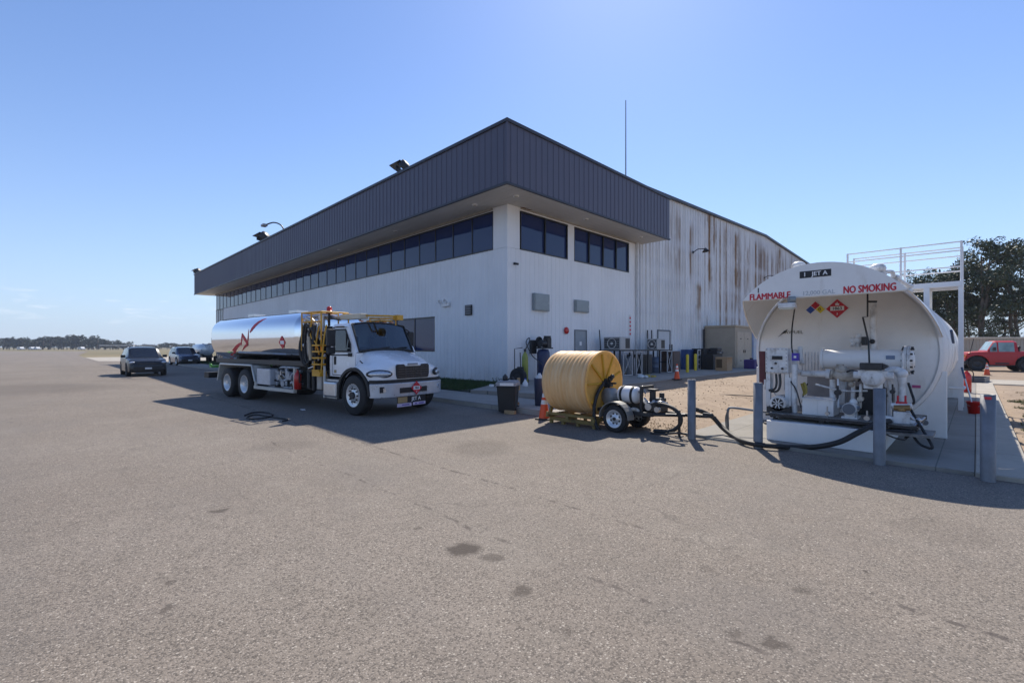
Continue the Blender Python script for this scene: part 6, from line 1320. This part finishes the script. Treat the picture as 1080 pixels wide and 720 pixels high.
y_ = on_x(577, 380, -13.2).y; t = thing('air_compressor', 'dark blue vertical air compressor with motor on top against the office wall', 'compressor', (-13.5, y_+.1, .2)); t.scale = (.88,.88,.93)
b = MB(); b.lathe([(.12,.05),(.14,.25),(.3,.32),(1.35,.32),(1.5,.25),(1.53,.05)], (0,0,0),(0,0,1),24); b.cyl((.2,.2,0),(.2,.2,.3),.03); b.cyl((-.2,.2,0),(-.2,.2,.3),.03); b.cyl((.2,-.2,0),(.2,-.2,.3),.03); b.build('air_tank', mat('compressor_blue', (.02,.03,.085), .4), t)
b = MB(); b.box(-.30,.30,-.3,.4,1.54,1.6); b.cyl((0,-.25,1.78),(0,.1,1.78),.17); b.box(-.15,.15,.15,.45,1.6,2.05); b.cyl((0,.3,2.05),(0,.3,2.15),.18); b.cyl((-.3,0,1.85),(-.26,0,1.85),.27); b.tube([(.2,-.2,1.9),(.3,0,2.1),(.2,.3,2.1)], .03); b.box(-.5,-.36,-.5,-.1,1.3,1.95); b.build('motor', blackm, t, bevel=.01)
q = on_z(569, 432.5, .0); t = thing('waste_can', 'tall narrow dark blue can standing between cone and wall, white jug on its rim', 'waste can', (q.x, q.y, .125)); b = MB(); b.lathe([(0,.01),(0,.12),(.72,.15),(.74,.155),(.74,.13),(.6,.12)], (0,0,0),(0,0,1),20); b.build('can', mat('can_blue', (.035,.05,.10), .5), t)
t2 = thing('jug', 'white jug standing on top of the dark blue can', 'jug', (q.x, q.y, .73)); b = MB(); b.lathe([(0,.01),(0,.10),(.16,.10),(.24,.04),(.27,.03),(.27,.01)], (0,0,0),(0,0,1),16); b.build('bottle', mat('jug_white', (.55,.62,.66), .4), t2)
b = MB(); b.lathe([(.0,.145),(.004,.01)], (0,0,-.01),(0,0,1),16); b.build('lid', blackp, t2)
q = on_z(534, 436); t = thing('waste_bin', 'black wheeled waste bin with grey lid and pale label at the kerb', 'bin', (q.x-.12, q.y+.18, 0), PI/4-.2)
b = MB(); b.add([(x*s,y*s,z) for z, s in ((.04,.84),(.70,1)) for x, y in ((-.25,-.25),(.25,-.25),(.25,.25),(-.25,.25))], [(0,3,2,1),(4,5,6,7),(0,1,5,4),(1,2,6,5),(2,3,7,6),(3,0,4,7)]); b.box(-.26,.26,-.26,.26,.66,.70); b.build('bin_body', mat('bin_black', (.015,.015,.016), .5, var=.3), t, bevel=.02)
b = MB(); b.box(-.27,.27,-.27,.27,.701,.80); b.box(-.24,.24,-.24,.24,.80,.83); b.build('lid', mat('bin_grey', (.30,.31,.34), .5), t, bevel=.02)
b = MB(); b.box(-.16,.2,-.276,-.271,.715,.785); b.build('label', inkw, t)
for s in (-1,1): b = MB(); b.cyl((s*.22-.03,.22,.08),(s*.22+.03,.22,.08),.08); b.build('wheel', tyre, t)
t3 = thing('spray_bottle', 'small dark jug and spout lying on the bin lid', 'bottle', (q.x-.12, q.y+.18, .83), .4); b = MB(); b.lathe([(0,.01),(0,.07),(.1,.07),(.15,.03),(.17,.01)], (-.08,0,0),(0,0,1),12); b.tube([(-.02,0,.02),(.1,.05,.08),(.17,.0,.03)], .02); b.build('bottle', blackm, t3)
for i, (u, v, rz, lb) in enumerate(((538,436.5,.2,'pale wood block lying at the foot of the bin'), (545,431.5,1.2,'pale wood block standing right of the bin'))):
    q = on_z(u, v); t = thing('wood_block', lb, 'wood block', (q.x, q.y, 0), rz); b = MB(); b.box(-.15,.15,-.045,.045,0,.09) if i == 0 else b.box(-.06,.06,-.05,.05,0,.2); b.build('block', wood, t, bevel=.006)
q = on_z(547, 415, .13); t = thing('wood_post', 'short upright wooden post on the pavement right of the bin', 'post', (q.x, q.y, .12)); b = MB(); b.box(-.04,.04,-.04,.04,0,.55); b.build('post', wood, t, bevel=.005)
q = on_z(518.5, 411, .13); t = thing('plant_pot', 'small pale jug with dark scrub on the pavement left of the bin', 'pot', (q.x, q.y, .12)); b = MB(); b.lathe([(0,.01),(0,.08),(.2,.09),(.22,.07)], (0,0,0),(0,0,1),14); b.build('pot', pipew, t); b = MB(); leaf_clump(b, Vector((.1,.2,.3)), .28, 160, .04); b.build('plant', leafm, t)
# cooling unit platform
t = thing('equipment_platform', 'dark steel platform with white cross braced end frames along the wall', 'platform', (-13.1, 20.2, GZ))
b = MB(); b.box(-13.75,-12.5,20.1,25.7,1.50,1.56)
for y in (20.1,21.35,22.9,24.2,25.6):
    for x in (-13.7,-12.58): b.box(x,x+.07,y,y+.07,GZ,1.499)
for y in (20.15,25.62): b.box(-13.7,-12.51,y,y+.04,.8,.85)
b.build('deck', blackm, t, world=True)
def xframe(y0, y1, z0, z1, x):
    b = MB()
    for z in (z0, z1-.05): b.box(x,x+.05,y0,y1,z,z+.05)
    for y in (y0, y1-.05): b.box(x+.001,x+.049,y,y+.05,z0+.051,z1-.051)
    b.tube([(x+.025,y0,z0),(x+.025,y1,z1)], .018, smooth=False); b.tube([(x+.03,y1,z0),(x+.03,y0,z1)], .018, smooth=False); b.build('cross_frame', mat('frame_pale', (.42,.43,.44), .5), t, world=True)
xframe(20.25, 21.15, GZ+.02, 1.49, -12.46); xframe(21.5, 22.1, GZ+.02, 1.49, -12.46); xframe(24.9, 25.5, GZ+.02, 1.49, -12.46)
def cool(x0, x1, y0, y1, z0, z1, label):
    t = thing('cooling_unit', label, 'cooling unit', (x0,y0,z0), group='cooling units on the wall platform'); b = MB(); b.box(x0,x1,y0,y1,z0,z1); b.build('casing', mat('unit_grey', (.42,.43,.43), .5, var=.06), t, world=True, bevel=.02)
    b = MB(); b.box(x0+.06,x1-.06,y0-.012,y0-.001,z0+.06,z1-.06); gq = b.build('grille', blackm, t, world=True); b = MB(); c0 = Vector(((x0+x1)/2,y0-.02,(z0+z1)/2)); r_ = min(x1-x0,z1-z0)*.40
    b.lathe([(0,r_),(0,r_-.03),(.01,r_-.03),(.01,r_)], c0, (0,1,0), 24); b.cyl(c0, c0+Vector((0,.01,0)), .07)
    for i in range(6): b.box(x0+.06,x1-.06,y0-.022,y0-.0125,z0+.1+i*(z1-z0-.2)/5-.005,z0+.1+i*(z1-z0-.2)/5+.005)
    b.build('fan_guard', pipew, gq, world=True); b = MB(); b.box(x1,x1+.006,y0+.5*(y1-y0),y1-.06,z0+.08,z1-.08); b.build('side_panel', blackm, t, world=True); return t
cool(-13.62,-12.62,20.3,21.25,1.56,2.22,'larger pale cooling unit at the left end of the platform'); cool(-13.3,-12.65,24.15,25.1,1.56,2.18,'smaller cooling unit at the right end of the platform')
t = thing('steel_drum', 'blue grey drum under the right end of the platform', 'drum', (-12.95, 24.5, GZ)); b = MB(); b.lathe([(0,.01),(0,.28),(.3,.28),(.31,.295),(.33,.28),(.6,.28),(.61,.295),(.63,.28),(.9,.28),(.9,.01)], (0,0,0),(0,0,1),24); b.build('drum', mat('drum_blue', (.12,.17,.26), .4), t)
t = thing('steel_drum', 'pale drum behind the second cross braced frame', 'drum', (-12.95, 21.8, GZ)); b = MB(); b.lathe([(0,.01),(0,.25),(.85,.25),(.95,.18),(1.0,.05),(1.0,.01)], (0,0,0),(0,0,1),24); b.build('drum', mat('drum_pale', (.35,.38,.42), .4), t)
t = thing('dark_cabinet', 'dark machine cabinet under the middle of the platform', 'cabinet', (-13.1, 23.0, GZ)); b = MB(); b.box(-.5,.45,-.5,.6,0,1.05); b.build('cabinet', mat('cabinet_dark', (.04,.042,.045), .5), t, bevel=.02); b = MB(); b.box(.451,.46,-.4,.5,.1,.95); b.build('door', blackm, t)
b = MB(); b.box(-.1,.1,-.08,.08,0,.12); b.box(.12,.3,.1,.3,0,.08); q = on_z(683, 397.5, GZ); b.T = Matrix.Identity(4); o = b.build('rag_heap', mat('rag_yellow', (.45,.36,.08), .8)); o.location = (q.x, q.y, GZ); tag(o, 'yellow rags on the apron in front of the dark cabinet', 'rags')
q = on_z(676, 399, GZ); t = thing('plastic_bag', 'white plastic bags lying on the apron by the platform', 'bag', (q.x, q.y, GZ)); b = MB(); b.ball((0,0,.09),.14,sc=(1.3,1,.7),n=9); b.ball((.15,.2,.08),.11,sc=(1.2,1,.7),n=7); b.build('bag', mat('bag_white', (.60,.68,.72), .4), t)
ya, yb = on_x(710, 385, -12.5).y, on_x(717.3, 385, -12.5).y; t = thing('brown_cabinet', 'rusty brown electrical cabinet standing right of the platform', 'cabinet', (-12.9, ya, GZ)); b = MB(); b.box(-.35,.4,0,yb-ya,0,1.22); b.build('cabinet', mat('cabinet_brown', (.12,.085,.07), .6, var=.25), t, bevel=.01); b = MB(); b.box(.4,.415,.06,yb-ya-.06,.08,1.12); b.build('door', mat('cabinet_brown', (.12,.085,.07), .6), t)
b = MB(); b.cyl((.1,.2,1.22),(.1,.2,1.62),.04); b.cyl((.1,.45,1.22),(.1,.45,1.62),.04); b.build('conduit', blackm, t)
t = thing('wall_pipes', 'two thin dark pipes rising on the hangar wall above the platform', 'pipes', (HX+.1, 25.3, 1.6)); b = MB()
for u in (683, 687.3): q = on_x(u, 358, HX+.12); b.cyl((HX+.12,q.y,1.5),(HX+.12,q.y,on_x(u,348,HX+.12).z),.035)
b.build('pipe', blackm, t, world=True)
t = thing('wall_pole', 'thin dark rod leaning on the office wall left of the platform', 'rod', (-13.9, 19.4, GZ)); q = on_x(633, 350, -13.9); b = MB(); b.cyl((-13.6,q.y-.25,GZ),(-13.95,q.y,2.6),.03,n=8); b.build('rod', blackm, t, world=True)
yb_ = None
for u, v, lb in ((725,392.5,'yellow post on the apron, left of the pair'), (733.5,390.5,'yellow post on the apron, right of the pair')):
    q = on_z(u, v, GZ)
    if yb_ is None:
        yb_ = thing('yellow_post', lb, 'post', (q.x,q.y,GZ), group='yellow posts on the hangar apron'); b = MB(); b.lathe([(0,.085),(.98,.085),(1.03,.06),(1.05,.001)], (0,0,0),(0,0,1),16); b.build('post', bright_yellow, yb_)
    else: dup(yb_, (q.x,q.y,GZ), 0, lb)
def slab(name, x, u0, u1, vt, m, label, cat, dep=.5, z0=GZ, bev=.01, door=None):
    a, c = on_x(u0, vt, x), on_x(u1, vt, x); t = thing(name, label, cat, (x,a.y,z0)); b = MB(); b.box(-dep,0,0,c.y-a.y,0,(a.z+c.z)/2-z0); b.build('cabinet' if door else 'panel', m, t, bevel=bev)
    if door: b = MB(); b.box(.001,.012,.06,c.y-a.y-.06,.06,(a.z+c.z)/2-z0-.06); b.build('door', door, t)
    return t, c.y-a.y, (a.z+c.z)/2-z0
slab('blue_cabinet', -13.3, 726, 731.5, 368.5, mat('cab_blue', (.03,.07,.20), .5), 'narrow blue cabinet behind the yellow posts', 'cabinet', .5, door=mat('cab_blue', (.03,.07,.20), .5))
t, ww, hh = slab('lattice_panel', -12.9, 735.5, 741.5, 368.5, blackm, 'white framed lattice panel right of the yellow posts', 'panel', .08)
b = MB()
for i in range(5): b.box(.001,.03,0,ww,i*(hh-.05)/4,i*(hh-.05)/4+.05)
for y in (0,ww/2-.03,ww-.06): b.box(.002,.031,y,y+.06,0,hh)
b.build('lattice', pipew, t)
slab('black_cabinet', -12.7, 742, 751, 367.5, mat('cab_black', (.012,.012,.015), .5), 'tall black cabinet left of the tan shed', 'cabinet', .8, door=blackm)
slab('black_cabinet', -12.0, 752, 762, 373.5, mat('cab_black', (.012,.012,.015), .5), 'lower black cabinet behind the cardboard box', 'cabinet', .8, door=blackm)
q = on_x(757, 372, -12.1); t = thing('black_machine', 'black machine lying on the lower black cabinet', 'machine', (-12.4,q.y,on_x(757,373.5,-12.0).z)); b = MB(); b.box(-.35,.35,-.2,.9,0,.18); b.box(-.25,.3,0,.7,.18,.42); b.build('casing', blackm, t, bevel=.04); b = MB(); b.box(.351,.36,.2,.5,.05,.13); b.build('panel', elec, t)
q = on_z(764, 391, GZ); t = thing('cardboard_box', 'open brown cardboard box in front of the black cabinets', 'box', (q.x-.15,q.y+.3,GZ)); b = MB(); b.box(-.35,.35,-.4,.45,0,.85); b.build('box_body', card, t, bevel=.008); b = MB(); b.box(-.30,.05,-.415,-.402,.18,.72); b.build('opening_shade', mat('card_shade', (.10,.065,.035), .9), t); b = MB(); b.box(.351,.50,-.39,.44,.80,.82); b.build('flap', card, t)  # flat dark panel colours in the shade inside the open box
# tan shed
t = thing('storage_shed', 'tan metal storage shed with double doors standing against the hangar wall', 'shed', (-11.9, 33.9, GZ)); b = MB()
zt = 3.12
b.box(-14.0,-11.9,33.9,37.3,GZ,zt); b.build('shed_wall', tanm, t, world=True, bevel=.01)
b = MB(); b.box(-14.02,-11.82,33.82,37.38,zt+.002,zt+.13); b.build('roof', mat('tan_roof', (.46,.38,.27), .5), t, world=True, bevel=.01)
for y0, y1 in ((34.2,35.55),(35.6,36.95)):
    b = MB(); b.box(-11.899,-11.86,y0,y1,GZ+.12,2.78); d_ = b.build('door', mat('tan_door', (.50,.42,.32), .5), t, world=True, bevel=.008); b = MB()
    for z in (.75,2.3): b.box(-11.859,-11.84,(y0+y1)/2-.08,(y0+y1)/2+.08,z-.04,z+.04)
    yy = y1-.12 if y0 < 35 else y0+.12; b.box(-11.859,-11.82,yy-.03,yy+.03,1.3,1.5); b.build('vent', blackm, d_, world=True)
b = MB(); b.cyl((-14.0,33.7,GZ),(-14.0,33.7,3.0),.06); b.build('corner_pipe', blackm, t, world=True)
q = on_z(797, 389, GZ); t = thing('violet_tank', 'small violet tank on the ground beyond the tan shed', 'tank', (q.x-.4,q.y+.4,GZ)); b = MB(); b.box(-.35,.35,-.45,.45,0,.62); b.build('tank', mat('violet', (.05,.025,.16), .5), t, bevel=.05); b = MB(); b.cyl((0,0,.62),(0,0,.72),.1); b.build('cap', black, t)
q = on_x(794, 350, HX+.12); t = thing('wall_downpipe', 'pale blue downpipe on the hangar wall right of the shed', 'downpipe', (HX+.02,q.y,GZ)); b = MB(); b.box(0,.14,0,.16,0,3.3); b.build('pipe', mat('downpipe_blue', (.36,.42,.55), .5), t); b = MB(); b.box(-.005,.16,-.03,.19,3,3.06); b.box(-.005,.16,-.03,.19,1.5,1.56); b.build('bracket', steel, t)
# strap loop lying on the asphalt beside the truck and a pale scrap
b = MB(); b.tube([on_z(u, v, .02) for u, v in ((258,438),(266,435),(279,434.5),(288,437),(281,440),(268,441.5),(260,440),(270,437),(290,440),(303,442),(298,444))], .018, n=6); tag(b.build('strap_loop', black), 'thin black hose loop lying on the asphalt beside the truck', 'hose')
q = on_z(319.5, 432); b = MB(); b.plate([(-.12,-.03),(.1,-.06),(.13,.02),(-.05,.06)], .003, .012); o = b.build('paper_scrap', inkw); o.location = (q.x,q.y,0); tag(o, 'pale scrap lying on the shaded asphalt beside the truck', 'paper')
